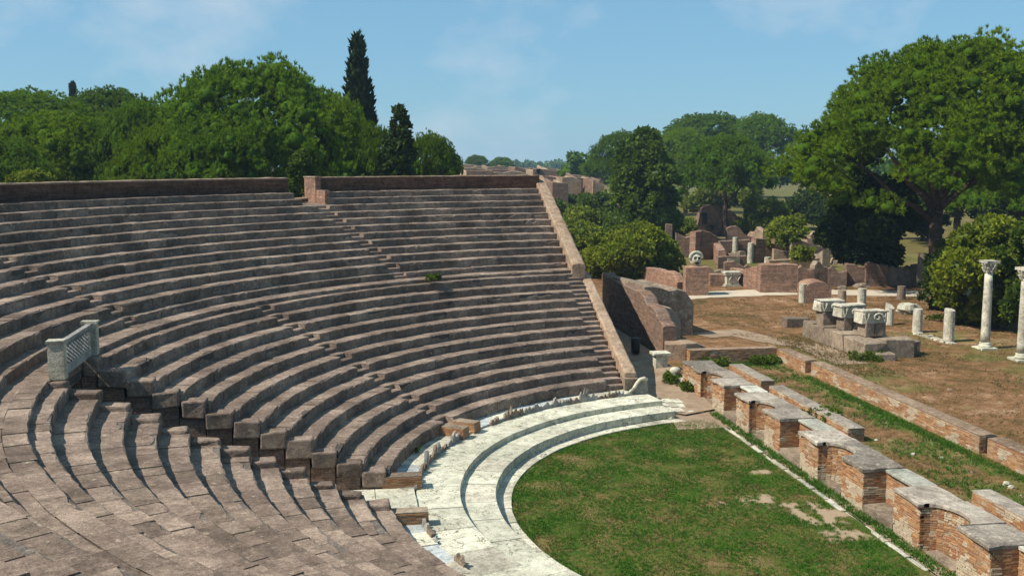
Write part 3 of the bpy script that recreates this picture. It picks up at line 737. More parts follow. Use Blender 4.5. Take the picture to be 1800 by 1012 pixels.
def slab_poly(poly, z0, z1, mat, name='cap_slab', j=.02):
    mb = MB(); P = []
    for (a, b) in zip(poly, poly[1:]+poly[:1]):
        L = math.hypot(b[0]-a[0], b[1]-a[1]); n = max(1, int(L/.35))
        for i in range(n): P.append((a[0]+(b[0]-a[0])*i/n + (rnd.uniform(-j, j)), a[1]+(b[1]-a[1])*i/n + (rnd.uniform(-j, j))))
    c = (sum(p[0] for p in P)/len(P), sum(p[1] for p in P)/len(P)); n = len(P)
    vs = [(x, y, z0) for x, y in P] + [(x, y, z1-.03+rnd.uniform(-.015, .015)) for x, y in P] + [(c[0]+(x-c[0])*.94, c[1]+(y-c[1])*.94, z1+rnd.uniform(-.008, .008)) for x, y in P]
    mb.add(vs, [tuple(range(n-1, -1, -1)), tuple(range(2*n, 3*n))] + [(k*n+i, k*n+(i+1) % n, (k+1)*n+(i+1) % n, (k+1)*n+i) for k in range(2) for i in range(n)])
    return mb.build(name, mat, root)
for i, c in enumerate(caps):
    ov = .085
    if c[0] == 'pier':
        a, b = c[1], c[2]; slab_poly([(XF-ov, a-.07), (XB+.03, a-.07+.06), (XB+.03, b-.02), (XF-ov, b+.05)], HZ+.003, HZ+.115+rnd.uniform(-.025, .025), m_cap, j=.055)
    elif c[0] == 'square':
        a, b = c[1]-.08, c[2]+.06; slab_poly([(XF+ND-.1, b), (XB+.05, b), (XB+.05, a), (XF+ND-.1, a)], HZ+.003, HZ+.10, m_capw, j=.012)
    else:
        arc = [(x-.07, y) for x, y in c[3][1:-1]]; nA = len(arc); zt = HZ+.115; b = MB(); vs = []
        for k_, (x, y) in enumerate(arc):
            q = rnd.uniform(-.012, .012); y_ = min(c[1]-.075, max(c[2]+.055, y))
            vs += [(x+q, y_, HZ+.003), (x+q, y_, zt-.02), (x+q+.04, y_, zt), (XB+.04+q, y_, zt+rnd.uniform(-.01, .01)), (XB+.04+q, y_, HZ+.003)]
        fs = [(k_*5+m_, k_*5+m_+1, (k_+1)*5+m_+1, (k_+1)*5+m_) for k_ in range(nA-1) for m_ in range(4)] + [(k_*5+4, k_*5, (k_+1)*5, (k_+1)*5+4) for k_ in range(nA-1)]
        b.add(vs, fs + [(4, 3, 2, 1, 0), tuple((nA-1)*5+m_ for m_ in range(5))]); b.build('cap_slab', m_cap if i % 4 else m_capw, root)
for c in caps:           # stone plinths in the square niches, sill in the round ones
    if c[0] == 'square':
        b = MB(); b.box(XF-.02, XF+ND-.03, c[2]+.04, c[1]-.04, -.1, .30, .02); b.build('niche_plinth', m_tufa, root)
    if c[0] == 'round':
        b = MB(); b.box(XF+.05, XF+ND*.6, c[2]+.22, c[1]-.22, -.1, .10, .02); b.build('niche_sill', m_tufa, root)

# second row of low brick walls and the long back wall
for (ya, yb, z, lab) in ((19.0, 14.9, .62, 'short low brick wall behind the far end of the stage wall'), (13.9, 6.2, .60, 'middle low brick wall with creepers behind the stage wall'), (-2.0, -12, .72, 'near low brick wall at the right edge behind the stage wall')):
    brick_box('low_brick_wall', lab, 'wall', 3.2, 3.88, yb, ya, .05, z+.1, 'low brick walls behind the stage front', plaster=.1, capmat=m_cap, topj=.06)
lw = empty('long_brick_wall', (7.3, 6, .1), 'long straight brick wall between the stage area and the dirt square', 'wall')
out = []
for (ya, yb, zt) in ((22.2, 18.75, .82), (18.05, 3.75, .88), (3.25, -14, .92)):
    mb = MB(); mb.box(7.2, 7.85, yb, ya, -.1, zt); mb.build('wall_core', m_plaster, lw)
    for p, q in (((7.2, ya), (7.2, yb)), ((7.2, yb), (7.85, yb)), ((7.85, ya), (7.2, ya))): brick_face(out, p, q, .1, zt, .35)
    V = []; F = []; n = int((ya-yb)/.4)
    for i in range(n+1):
        y = yb+(ya-yb)*i/n
        for x in (7.17, 7.4, 7.65, 7.88): V.append((x, y, zt+.012+(rnd.uniform(0, .05) if x in (7.4, 7.65) else 0)))
    for i in range(n):
        for k in range(3): F.append((i*4+k, i*4+k+1, (i+1)*4+k+1, (i+1)*4+k))
    link('top', np_mesh('top', V, F), m_conc, lw)
mb = MB(); mb.box(7.45, 7.85, 3.25, 3.75, -.1, .86); mb.build('drain_shade', m_dark, lw)  # black block filling the drain gap, painted as its shade
lay(out, lw, 0)
brick_box('cross_wall', 'low dark brick cross wall joining stage wall and long wall at the far end', 'wall', 2.2, 7.15, 22.3, 22.85, .05, .86, plaster=0, capmat=m_conc, topj=.05)

# rubble mass at the passage, low block in front of it
def ruin(name, lab, cat, pts, th, prof, mat, z0=.1, group=None, jag=.12, cap=None, res=.5, parent=None, thick_dir=1):
    """wall along pts (plan) with a height profile; thickness to the left side"""
    q = []; tot = 0; L = [math.hypot(b[0]-a[0], b[1]-a[1]) for a, b in zip(pts[:-1], pts[1:])]; T = sum(L)
    for (a, b), l in zip(zip(pts[:-1], pts[1:]), L):
        m = max(1, int(l/res))
        for i in range(m): q.append((a[0]+(b[0]-a[0])*i/m, a[1]+(b[1]-a[1])*i/m, (tot+l*i/m)/T))
        tot += l
    q.append((*pts[-1], 1.0)); V = []; F = []; n = len(q); hs = [p[1] for p in prof]; xs = [p[0] for p in prof]
    for i, (x, y, s) in enumerate(q):
        a = q[max(i-1, 0)]; b = q[min(i+1, n-1)]; dx, dy = b[0]-a[0], b[1]-a[1]; l = math.hypot(dx, dy); nx_, ny_ = -dy/l*thick_dir, dx/l*thick_dir
        h = float(np.interp(s, xs, hs)) + jag*noise.noise(Vector((x*1.1, y*1.1, 3))) + jag*.5*noise.noise(Vector((x*4, y*4, 1)))
        for f, z in ((0, 0), (0, h*.5), (0.0, h-.06), (.12, h), (.5, h+jag*.25*noise.noise(Vector((x*3, y*3, 8)))), (.88, h-.02), (1, h-.08), (1, h*.5), (1, 0)):
            e = .03*noise.noise(Vector((x*2.5, y*2.5, z*2.5)))
            V.append((x+nx_*th*f+e, y+ny_*th*f+e, z0+z))
    for i in range(n-1):
        for k in range(8): F.append((i*9+k, (i+1)*9+k, (i+1)*9+k+1, i*9+k+1))
    me = bpy.data.meshes.new(name); b = (n-1)*9
    fs = F + [tuple(range(8, -1, -1)), tuple(b+k for k in range(9))]
    if thick_dir > 0: fs = [tuple(reversed(f)) for f in fs]
    me.from_pydata(V, [], fs); me.update()
    o = link(name, me, mat, parent)
    if lab: tag(o, lab, cat, group)
    return o
root = empty('rubble_tower', (2.8, 28, .2), 'tall stepped mass of rubble and brick beside the side passage', 'ruin')
ruin('brick_side', None, None, [(1.2, 24.0), (1.15, 38)], .8, [(0, 1.9), (.10, 2.0), (.11, 2.6), (.27, 2.7), (.28, 3.1), (1, 3.35)], m_ruin, .1, jag=.16, parent=root, thick_dir=-1)
ruin('rubble_face', None, None, [(1.9, 30.2), (5.2, 30.6)], 6.0, [(0, 3.3), (.3, 3.25), (.8, 3.1), (1, 2.3)], m_rubble, .1, jag=.25, parent=root)
ruin('buttress', None, None, [(1.9, 26.2), (3.0, 26.4)], 4.0, [(0, 2.65), (.6, 2.5), (1, 1.9)], m_rubble, .1, jag=.25, parent=root)
ruin('rubble_block', 'low rounded rubble block in front of the tall rubble mass', 'ruin', [(1.1, 23.3), (2.2, 23.0), (3.5, 23.2)], 1.7, [(0, .95), (.3, 1.05), (.8, 1.0), (1, .7)], m_conc, .1, jag=.15)

# marble table, carved fragments, bin
p = gnd(1160, 644, .3)
root = empty('marble_table', tuple(p), 'small marble pedestal with a white slab top beside the passage', 'pedestal')
b = MB(); b.prism([(p[0]-.32, p[1]-.3), (p[0]+.32, p[1]-.3), (p[0]+.3, p[1]+.3), (p[0]-.3, p[1]+.3)], .1, .95, .02); b.build('pedestal', m_oldmarble, root)
b = MB(); b.box(p[0]-.46, p[0]+.46, p[1]-.42, p[1]+.42, .955, 1.07, .015); b.build('slab_top', m_marble, root)
p = gnd(1187, 672, .2); b = MB()
b.lathe([(.2, .1), (.26, .2), (.2, .35), (.17, .55), (.25, .72), (.28, .85), (.18, .95)], 12, p[0], p[1], .06)
tag(b.build('marble_fragment', m_oldmarble, None, True), 'waisted marble fragment standing at the end of the stage wall', 'fragment')
p = gnd(1198, 676, .2); b = MB(); b.lathe([(.24, .1), (.25, .4), (.23, .52), (.12, .55)], 10, p[0], p[1], .05)
tag(b.build('marble_fragment', m_oldmarble, None, True), 'stubby marble drum fragment beside the waisted fragment', 'fragment')
p = gnd(1117, 620, .33); root = empty('litter_bin', tuple(p), 'dark cylindrical litter bin in the shade of the rubble mass', 'bin')
b = MB(); b.lathe([(.24, .33), (.26, 1.0), (.26, 1.12)], 14, p[0], p[1]); b.build('body', m_bin, root, True)
b = MB(); b.lathe([(.29, 1.121), (.29, 1.17), (.2, 1.2)], 14, p[0], p[1]); b.build('rim', m_bin, root, True)

# ---------------------------------------------------------------- tufa monument with three carved blocks
mon = empty('tufa_monument', (12.5, 25, .2), 'stepped tufa block base carrying three carved marble blocks', 'monument')
def tblock(x0, x1, y0, y1, z0, z1, j=.09, parent=mon, mat=None):
    b = MB(); b.box(x0+.015, x1-.015, y0+.015, y1-.015, z0+.005, z1-.005, j); o = b.build('tufa_block', mat or m_tufa, parent)
    bv = o.modifiers.new('bevel', 'BEVEL'); bv.width = .05; bv.segments = 2; return o
ys = [29.3, 27.9, 26.5, 25.2, 23.9, 22.6, 21.4]
for i, (a, b_) in enumerate(zip(ys[:-1], ys[1:])):
    tblock(11.8, 13.1, b_, a, .1, 1.15+rnd.uniform(-.06, .06)); 
    if i < 5: tblock(13.1, 14.3, b_, a, .1, 1.1+rnd.uniform(-.1, .1))
tblock(13.15, 15.0, 21.6, 22.5, .1, 1.25, .08); tblock(15.0, 15.6, 22.2, 23.2, .1, 1.0, .08)
tblock(14.3, 15.1, 25.0, 26.0, .1, 1.7, .05)
ped = [(12.15, 27.6), (12.5, 25.7), (12.75, 23.6)]
for (x, y) in ped:
    if y > 27: tblock(x-.05, x+1.05, y-.5, y+.5, 1.1, 2.0, .04)
    else: tblock(x, x+.6, y-.5, y+.5, 1.15, 1.95, .03); tblock(x+.6, x+1.2, y-.5, y+.5, 1.15, 1.95, .03)
labs = ['leftmost carved marble block with scroll relief on the tufa monument', 'middle carved marble block with scroll relief on the tufa monument', 'rightmost carved marble block with leafy relief on the tufa monument']
for i, (x, y) in enumerate(ped):
    z = 2.01 if y > 27 else 1.96
    root = empty('carved_block', (x+.5, y, z), labs[i], 'carving', 'carved marble blocks on the tufa monument')
    w_ = 1.55; b = MB(); P = [(x-.2, y-.55), (x-.2+w_, y-.55), (x-.2+w_, y+.5), (x-.2, y+.5)]
    b.box(x-.2, x-.2+w_, y-.5, y+.5, z, z+.64, .08); o = b.build('block', m_oldmarble, root); bv = o.modifiers.new('bevel', 'BEVEL'); bv.width = .04; bv.segments = 2
    yy = y-.53
    b = MB(); b.box(x-.2, x-.2+w_, y-.53, y+.45, z+.641, z+.70, .05); b.build('cornice', m_oldmarble, root)
    b = MB(); b.tube([(x-.1, yy, z+.55), (x+.02, yy, z+.1), (x+.2, yy, z+.55)], [.075, .07, .075], 6); b.build('carved_leaf', m_marble, root)
    cx, cz = x+.72, z+.32
    b = MB(); b.tube([(cx+r*math.cos(a), yy, cz+r*math.sin(a)*.75) for a, r in [(q*.7, .34-.028*q) for q in range(12)]], [.06]*12, 6); b.build('scroll', m_marble, root)
    b = MB(); b.tube([(x+1.2, yy, z+.55), (x+1.12, yy, z+.1)], [.05, .05], 6); b.build('carved_leaf', m_oldmarble, root)
for u, v, s, lab in ((1517, 632, .45, 'squared tufa stone in the weeds below the monument, left of the pair'), (1551, 634, .55, 'squared tufa stone in the weeds below the monument, right of the pair'), (1398, 575, .8, 'rough pale stone block at the far left end of the monument')):
    p = gnd(u, v, .15); b = MB(); b.box(p[0]-s, p[0]+s, p[1]-.4, p[1]+.4, .05, .2+s*.75, .05); o = tag(b.build('loose_stone', m_tufa), lab, 'stone', 'loose stones round the monument'); bv = o.modifiers.new('bevel', 'BEVEL'); bv.width = .05

# ---------------------------------------------------------------- columns
def column(u, v, h, r, lab, tilt=0, broken=False):
    p = gnd(u, v, .22); root = empty('standing_column', tuple(p), lab, 'column', 'standing columns with capitals')
    b = MB(); b.box(p[0]-.52, p[0]+.52, p[1]-.52, p[1]+.52, .0, .3, .02); b.build('plinth', m_marble, root)
    b = MB(); b.lathe([(r*1.35, .301), (r*1.42, .37), (r*1.3, .44), (r*1.12, .47), (r*1.22, .53), (r*1.1, .6)], 20, p[0], p[1]); b.build('base_moulding', m_marble, root, True)
    prof = [(r*(1.05-.16*k/8)*(1+rnd.uniform(-.02, .02)), .6+(h-1.35)*k/8) for k in range(9)]
    b = MB(); b.lathe(prof, 28, p[0], p[1], .012); b.build('shaft', m_oldmarble, root, True)
    z = h-.75; b = MB(); b.lathe([(r*.92, z+.001), (r*1.05, z+.05), (r*.95, z+.1), (r*1.1, z+.3), (r*1.25, z+.5), (r*1.4, z+.6)], 16, p[0], p[1], .02, .08); cp = b.build('capital', m_oldmarble, root)
    for row, (zz, rr, hh) in enumerate(((z+.1, r*.98, .24), (z+.3, r*1.1, .26))):
        for k in range(8):
            a = 2*math.pi*(k+.5*row)/8; c_, s_ = math.cos(a), math.sin(a); q = MB()
            q.tube([(p[0]+c_*rr, p[1]+s_*rr, zz), (p[0]+c_*(rr+.07), p[1]+s_*(rr+.07), zz+hh*.7), (p[0]+c_*(rr+.16), p[1]+s_*(rr+.16), zz+hh)], [.07, .065, .03], 5); q.build('acanthus_leaf', m_oldmarble, cp)
    b = MB(); e = r*1.6; b.prism([(p[0]-e, p[1]-e), (p[0], p[1]-e*.86), (p[0]+e, p[1]-e), (p[0]+e*.86, p[1]), (p[0]+e, p[1]+e), (p[0], p[1]+e*.86), (p[0]-e, p[1]+e), (p[0]-e*.86, p[1])], z+.601, h+.0, .01); b.build('abacus', m_oldmarble, root)
column(1731, 612, 5.35, .255, 'tall weathered marble column with leafy capital, left of the two')
column(1795, 632, 5.3, .255, 'tall weathered marble column with leafy capital at the right edge')
def stump(u, v, h, r, lab, mat=None, slant=0.0, z=.2):
    p = gnd(u, v, z); n = 16; V = []; ks = [0, .3, .6, 1.0]; b = MB(); vs = []; fs = []
    for kk in ks:
        for i in range(n):
            a = 2*math.pi*i/n; hh = h*kk*(1+(slant*math.cos(a-2.0) if kk == 1 else 0)); rr = r*(1-.08*kk)*(1+rnd.uniform(-.02, .02)); vs.append((p[0]+rr*math.cos(a), p[1]+rr*math.sin(a), z-.05+hh))
    for k in range(3):
        for i in range(n): fs.append((k*n+i, k*n+(i+1) % n, (k+1)*n+(i+1) % n, (k+1)*n+i))
    fs.append(tuple(3*n+i for i in range(n))); b.add(vs, fs)
    return tag(b.build('column_stump', mat or m_oldmarble, None, False), lab, 'column stump', 'broken column stumps')
stump(1563, 570, 1.3, .30, 'short column stump with slanted broken top, first from the monument', slant=.14)
stump(1612, 584, 1.55, .31, 'column stump in front of the pale boulder')
stump(1667, 600, 2.0, .33, 'tallest column stump with a red-brown top, left of the standing columns', slant=.03)
stump(1410, 532, 1.5, .28, 'white column stump leaning on the rounded brick tomb', m_marble)
stump(1479, 545, 1.5, .32, 'dark grey column stump right of the rounded brick tomb', m_tufa)
stump(1514, 548, 1.75, .33, 'pale column stump on the path edge behind the carved blocks', m_oldmarble)
stump(1584, 526, 1.1, .34, 'dark column stump on the shaded stretch of the path', m_tufa)
p = gnd(1598, 552, .2); b = MB(); b.lump((p[0]+.1, p[1]+.3, .45), (.85, .6, .5), 14, 9, .35, 3); tag(b.build('marble_boulder', m_marble, None), 'pale broken marble boulder between two column stumps', 'boulder')
root = empty('stone_edging', tuple(gnd(1640, 595, .2)), 'row of small edging stones linking the column stumps', 'edging')
for i in range(16):
    q = i/15; p = gnd(1612+q*62, 588+q*17, .2); b = MB(); s = rnd.uniform(.14, .26); b.box(p[0]-s, p[0]+s, p[1]-.16, p[1]+.16, .05, .3+rnd.uniform(-.04, .06), .04); b.build('edging_stone', m_oldmarble, root)
# ================================================================== RUINS BEHIND THE THEATRE
G2 = lambda u, v, z=.2: tuple(gnd(u, v, z)[:2])
def pier(lab, u0, u1, v, h, depth, mat=m_ruin, name='brick_pier', cat='pier', grp='brick ruins behind the path', z=.1, prof=None, jag=.08):
    a = G2(u0, v); b = G2(u1, v)
    return ruin(name, lab, cat, [a, b], depth, prof or [(0, h), (1, h)], mat, z, grp, jag)
pier('square red brick pier left of the altar, carrying the stone mask', 1205, 1245, 520, 2.45, 1.6, m_redb)
pier('wide red brick pier right of the altar', 1336, 1401, 515, 2.5, 1.2, m_redb)
a = G2(1340, 514); ruin('brick_wall', 'brick wall running back from the wide red pier', 'wall', [(a[0], a[1]+1.2), (a[0]-.2, a[1]+7)], .8, [(0, 2.3), (.3, 1.9), (.6, 1.4), (1, 1.5)], m_redb, .1, 'brick ruins behind the path', .12, thick_dir=-1)
a = G2(1203, 519); ruin('brick_wall', 'sloping brick wall running back from the mask pier', 'wall', [(a[0]-.1, a[1]+1.6), (a[0]-1.2, a[1]+12)], .8, [(0, 1.0), (.1, 1.7), (1, 1.5)], m_redb, .1, 'brick ruins behind the path', .12, thick_dir=-1)
segs = [(1240, 1272, 492, 1.35, 'left part of the low broken wall behind the altar'), (1274, 1306, 491, 1.75, 'middle part of the low broken wall behind the altar'), (1308, 1340, 491, 1.5, 'right part of the low broken wall behind the altar'),
 (1402, 1431, 504, 1.9, 'first broken wall piece right of the wide red pier'), (1431, 1456, 502, 2.2, 'second broken wall piece right of the wide red pier'), (1455, 1488, 503, 1.8, 'third broken wall piece, low, right of the wide red pier'), (1487, 1523, 502, 2.1, 'fourth broken wall piece right of the wide red pier'),
 (1522, 1560, 503, 2.3, 'shaded wall piece left of the grey boulder'), (1559, 1602, 502, 1.9, 'shaded wall piece behind the upright brown stone'), (1602, 1650, 503, 2.1, 'shaded wall piece beside the huge pine trunk')]
rq = random.Random(12)
for u0, u1, v, h, lab in segs:
    ruin('broken_wall', lab, 'wall', [G2(u0, v), G2(u1, v+rq.uniform(-1, 1))], .8, [(0, h*rq.uniform(.85, 1)), (.2, h), (.45, h*rq.uniform(.8, 1.0)), (.5, h*rq.uniform(.7, 1)), (1, h*rq.uniform(.75, .95))], rq.choice([m_ruin, m_tufa, m_wallb]), .1, 'brick ruins behind the path', .2, res=.25)
pier('brick bench wall left of the altar', 1248, 1275, 503, 1.15, .9, m_redb, 'brick_wall', 'wall')
pier('low dark bench wall right of the altar', 1298, 1336, 497, .9, .7, m_tufa, 'brick_wall', 'wall')
# rounded tomb
root = empty('brick_tomb', tuple(gnd(1436, 533, .2)), 'small rounded brick tomb with a vaulted top beside the path', 'tomb')
a = np.array(G2(1416, 533)); b_ = np.array(G2(1461, 533)); d = b_-a; L_ = np.hypot(*d); d /= L_; nn = np.array([-d[1], d[0]])
prof = [(0, .0), (0, 1.25)] + [(L_/2-L_/2*math.cos(math.pi*k/10), 1.25+.5*math.sin(math.pi*k/10)) for k in range(1, 10)] + [(L_, 1.25), (L_, 0)]
V = [(*(a+d*s+nn*q), .1+z) for q in (0, 2.4) for s, z in prof]; n = len(prof)
mb = MB(); mb.add(V, [tuple(range(n))[::-1], tuple(range(n, 2*n))] + [(i, i+1, n+i+1, n+i) for i in range(n-1)]); mb.build('vault', m_redb, root)
# altar
p = gnd(1285, 503, .2); root = empty('marble_altar', tuple(p), 'carved white marble altar between the two red brick piers', 'altar')
for nm, w_, z0, z1, m in (('base', .78, .1, .28, m_oldmarble), ('base_moulding', .66, .281, .42, m_marble), ('shaft', .54, .421, 1.2, m_oldmarble), ('cornice', .68, 1.201, 1.34, m_marble), ('top', .74, 1.341, 1.5, m_oldmarble)):
    b = MB(); b.box(p[0]-w_, p[0]+w_, p[1]-.45*w_/.6, p[1]+.45*w_/.6, z0, z1, .01); b.build(nm, m, root)
b = MB()
for s in (-.4, .4): b.tube([(p[0]+s-.22, p[1]-.5, 1.1), (p[0]+s, p[1]-.5, .75), (p[0]+s+.22, p[1]-.5, 1.1)], [.05]*3, 6)
b.build('garland', m_marble, root)
# stone mask
a = np.array(G2(1224, 520)); c = (a[0]+.2, a[1]+.9, 3.05)
root = empty('stone_mask', (c[0], c[1], 2.5), 'white stone theatre mask with hollow eyes on the brick pier', 'sculpture')
b = MB(); b.lump(c, (.48, .36, .55), 20, 14, .06, 5); o = b.build('face', m_marble, root, True)
for s in (-.19, .19):
    q = MB(); q.lump((c[0]+s, c[1]-.31, c[2]+.14), (.095, .07, .07), 10, 6, .02); q.build('eye_shade', m_dark, root, True)  # solid black lump, the shade of the eye socket as colour
    q = MB(); q.tube([(c[0]+s-.16, c[1]-.33, c[2]+.24), (c[0]+s, c[1]-.38, c[2]+.3), (c[0]+s+.16, c[1]-.33, c[2]+.26)], [.04, .06, .04], 6); q.build('brow', m_marble, root, True)
q = MB(); q.lump((c[0], c[1]-.33, c[2]-.26), (.2, .08, .08), 12, 6, .02); q.build('mouth_shade', m_dark, root, True)  # solid black lump painted as the shade of the open mouth
q = MB(); q.tube([(c[0], c[1]-.33, c[2]+.22), (c[0], c[1]-.42, c[2]+.02), (c[0], c[1]-.46, c[2]-.08)], [.05, .07, .09], 6); q.build('nose', m_marble, root, True)
q = MB(); q.tube([(c[0]+.5*math.cos(t_), c[1]-.1, c[2]+.2+.42*math.sin(t_)) for t_ in np.linspace(-.3, 3.44, 12)], [.13]*12, 7); q.build('hair_roll', m_marble, root, True)
# block on its low podium beside mask, carved plate
p = gnd(1283, 470, .2)
# ruins further back
def rw(lab, u0, v0, u1, v1, h, th=.8, mat=m_ruin, prof=None, name='brick_wall', jag=.15, td=1, z=.1):
    return ruin(name, lab, 'wall', [G2(u0, v0), G2(u1, v1)], th, prof or [(0, h), (1, h)], mat, z, 'brick ruins behind the path', jag, thick_dir=td, res=.8)
rw('front of a small brick enclosure holding a grey slab', 1262, 472, 1312, 471, 1.35)
rw('side wall of the small brick enclosure', 1262, 471, 1252, 452, 1.9, mat=m_redb, td=-1)
rw('back wall of the small brick enclosure', 1250, 452, 1318, 451, 2.0)
rw('tall brick wall with a shaded recess left of the enclosure', 1232, 456, 1262, 455, 3.3, prof=[(0, 3.3), (.5, 3.1), (1, 2.4)])
rw('side pier of the shaded recess', 1222, 457, 1231, 456, 3.2, mat=m_redb)
rw('dark brick wall with a black doorway behind the mask pier', 1188, 452, 1222, 452, 2.8, prof=[(0, 2.9), (.4, 2.3), (1, 2.7)])
rw('brick wall stub with a door gap near the round bush', 1170, 447, 1181, 447, 3.6)
rw('brick wall right of the enclosure with pale patches', 1328, 462, 1345, 461, 2.7, mat=m_redb)
rw('long low brick wall in the middle of the ruins', 1345, 452, 1440, 450, 1.7)
rw('low curved brick wall below the round ivy bush', 1352, 474, 1440, 472, 1.1, mat=m_conc)
rw('low brick wall between ivy bush and dark tree', 1380, 440, 1470, 438, 1.8)
b = MB(); a = G2(1175, 446); b.box(a[0]+.3, a[0]+1.4, a[1]+.2, a[1]+.5, .1, 2.9); tag(b.build('doorway', m_dark), 'black block standing for the shade in the doorway gap of the brick wall by the round bush', 'doorway')  # solid black block in place of the shade behind the door gap
# gabled ruin with creepers
root = empty('gabled_ruin', tuple(gnd(1275, 415, .2)), 'ruined brick wall with a broken gable slope and window slots', 'ruin')
ruin('wall', None, None, [G2(1226, 416), G2(1268, 415)], 1.0, [(0, 2.0), (.12, 4.2), (.5, 4.6), (1, 4.5)], m_ruin, .1, jag=.2, parent=root)
ruin('wall', None, None, [G2(1268, 414), G2(1322, 414)], 1.2, [(0, 4.2), (.3, 3.7), (.7, 2.2), (1, .8)], m_redb, .1, jag=.2, parent=root)
for u, z0, z1 in ((1237, 2.0, 3.6), (1251, 1.2, 1.9)):
    a = G2(u, 416); b = MB(); b.box(a[0]-.35, a[0]+.35, a[1]-.25, a[1]+.2, z0, z1); b.build('slot_shade', m_dark, root)  # no opening cut: black box painted as the shade in the slot
root = empty('brick_tower', tuple(gnd(1114, 402, .2)), 'narrow brick tower stub with one small window among the bushes', 'ruin')
a = G2(1103, 402); b_ = G2(1126, 402)
ruin('wall', None, None, [a, b_], 2.4, [(0, 3.6), (.6, 3.5), (1, 2.9)], m_redb, .1, jag=.2, parent=root)
c = G2(1117, 402); b = MB(); b.box(c[0]-.25, c[0]+.3, c[1]-.2, c[1]+.2, .75, 1.5); b.build('slot_shade', m_dark, root)  # black box on the wall, shade of the small window as colour
stump(1162, 430, 2.9, .32, 'slender white column standing in front of the leafy tree', m_marble)
stump(1292, 452, 2.3, .33, 'pale column stump inside the brick enclosure', m_oldmarble)
stump(1319, 462, 2.2, .33, 'grey column stump at the corner of the brick enclosure', m_oldmarble)
stump(1349, 466, .9, .35, 'short pale drum right of the brick enclosure', m_oldmarble)
stump(1488, 458, 1.2, .5, 'dark low drum in front of the pale rubble', m_tufa)
stump(1620, 505, 3.0, .45, 'grey standing post at the path end behind the pine trunk', m_tufa)
p = gnd(1287, 471, .2); b = MB(); b.box(p[0]-.6, p[0]+.7, p[1]-.3, p[1]-.1, .5, 1.2, .05); tag(b.build('carved_plate', m_marble), 'small grey marble plate fixed on the brick enclosure front', 'plate')
for u, v, rr, lab in ((1438, 437, (2.3, 1.5, 2.0), 'pale rubble heap left of the dark tree'), (1492, 463, (2.0, 1.5, 2.0), 'pale rubble heap behind the dark low drum'), (1512, 461, (2.2, 1.4, 2.6), 'taller pale rubble heap behind the dark tree trunks'), (1543, 498, (1.6, .9, 1.0), 'grey boulder at the foot of the dark tree'), (1586, 495, (1.0, .8, 1.5), 'upright brown stone right of the grey boulder'), (1478, 509, (.5, .4, .35), 'low stone on the brown bank behind the path'), (1515, 505, (.8, .4, .35), 'flat stone on the brown bank behind the path')):
    p = gnd(u, v, .2); b = MB(); b.lump((p[0], p[1], .2), rr, 14, 9, .45, u); tag(b.build('rubble_heap', m_rubble if rr[0] > 1.7 else m_tufa), lab, 'rubble', 'heaps and stones among the ruins')

rs_ = random.Random(3)
stubs = [(1205, 447, 'left of the shaded recess'), (1248, 440, 'behind the shaded recess'), (1278, 437, 'behind the enclosure back wall'), (1300, 462, 'inside the enclosure'), (1340, 440, 'between enclosure and ivy bush'), (1360, 462, 'in front of the ivy bush'), (1392, 466, 'right of the ivy bush'), (1418, 462, 'below the pale rubble heap'), (1445, 470, 'left of the dark low drum'), (1330, 425, 'at the foot of the gable slope'), (1215, 430, 'left of the gabled ruin'), (1365, 425, 'behind the ivy bush'), (1455, 448, 'at the left edge of the dark tree')]
for i, (u, v, w_) in enumerate(stubs):
    a = np.array(G2(u, v)); L_ = rs_.uniform(2, 5); h = rs_.uniform(1.3, 2.9); dr = rs_.random() < .5
    b_ = (a[0]+L_, a[1]+rs_.uniform(-.5, .5)) if dr else (a[0]+rs_.uniform(-.5, .5), a[1]+L_*1.6)
    ruin('wall_stub', 'low broken brick wall stub ' + w_, 'wall', [tuple(a), b_], .7, [(0, h), (.4, h*rs_.uniform(.5, 1.2)), (.7, h*rs_.uniform(.4, 1.1)), (1, h*.6)], rs_.choice([m_ruin, m_conc, m_tufa, m_conc]), .1, 'brick ruins behind the path', .25, thick_dir=1 if dr else -1)

# distant excavated town
def far_house(u, v, wpx, hpx, dist, lab, door=False, k=0):
    p = pt(u, v, dist); s = 1/ppm(p); w_ = wpx*s; h = max(1.5, hpx*s); x, y = p[0], p[1]; zb = p[2]-h
    root = empty('roofless_house', (x, y, 0), lab, 'ruin', 'roofless brick houses of the distant excavated town')
    dpt = w_*.8+6; rs = random.Random(k)
    for nm, P, pr in (('front_wall', [(x-w_/2, y), (x+w_/2, y)], [(0, 1), (.3, .8), (.6, 1), (1, .7)]), ('side_wall', [(x-w_/2, y+.8), (x-w_/2, y+dpt)], [(0, .9), (1, 1.1)]), ('back_wall', [(x-w_/2+.8, y+dpt), (x+w_/2, y+dpt)], [(0, 1.1), (1, .9)]), ('cross_wall', [(x+w_/6, y+.8), (x+w_/6, y+dpt)], [(0, .8), (1, 1)])):
        ruin(nm, None, None, P, .7, [(a, (zb+h)*(.8+.2*b)*rs.uniform(.93, 1.03)) for a, b in pr], m_ruin if rs.random() < .45 else m_conc, 0, jag=.18, parent=root, res=1.6, thick_dir=-1 if 'side' in nm or 'cross' in nm else 1)
    if door:
        b = MB(); b.box(x-w_*.3, x-w_*.1, y-.3, y+.3, zb+h*.2, zb+h*.75); b.build('doorway', m_dark, root)  # black box for the shade in the door opening, wall is uncut
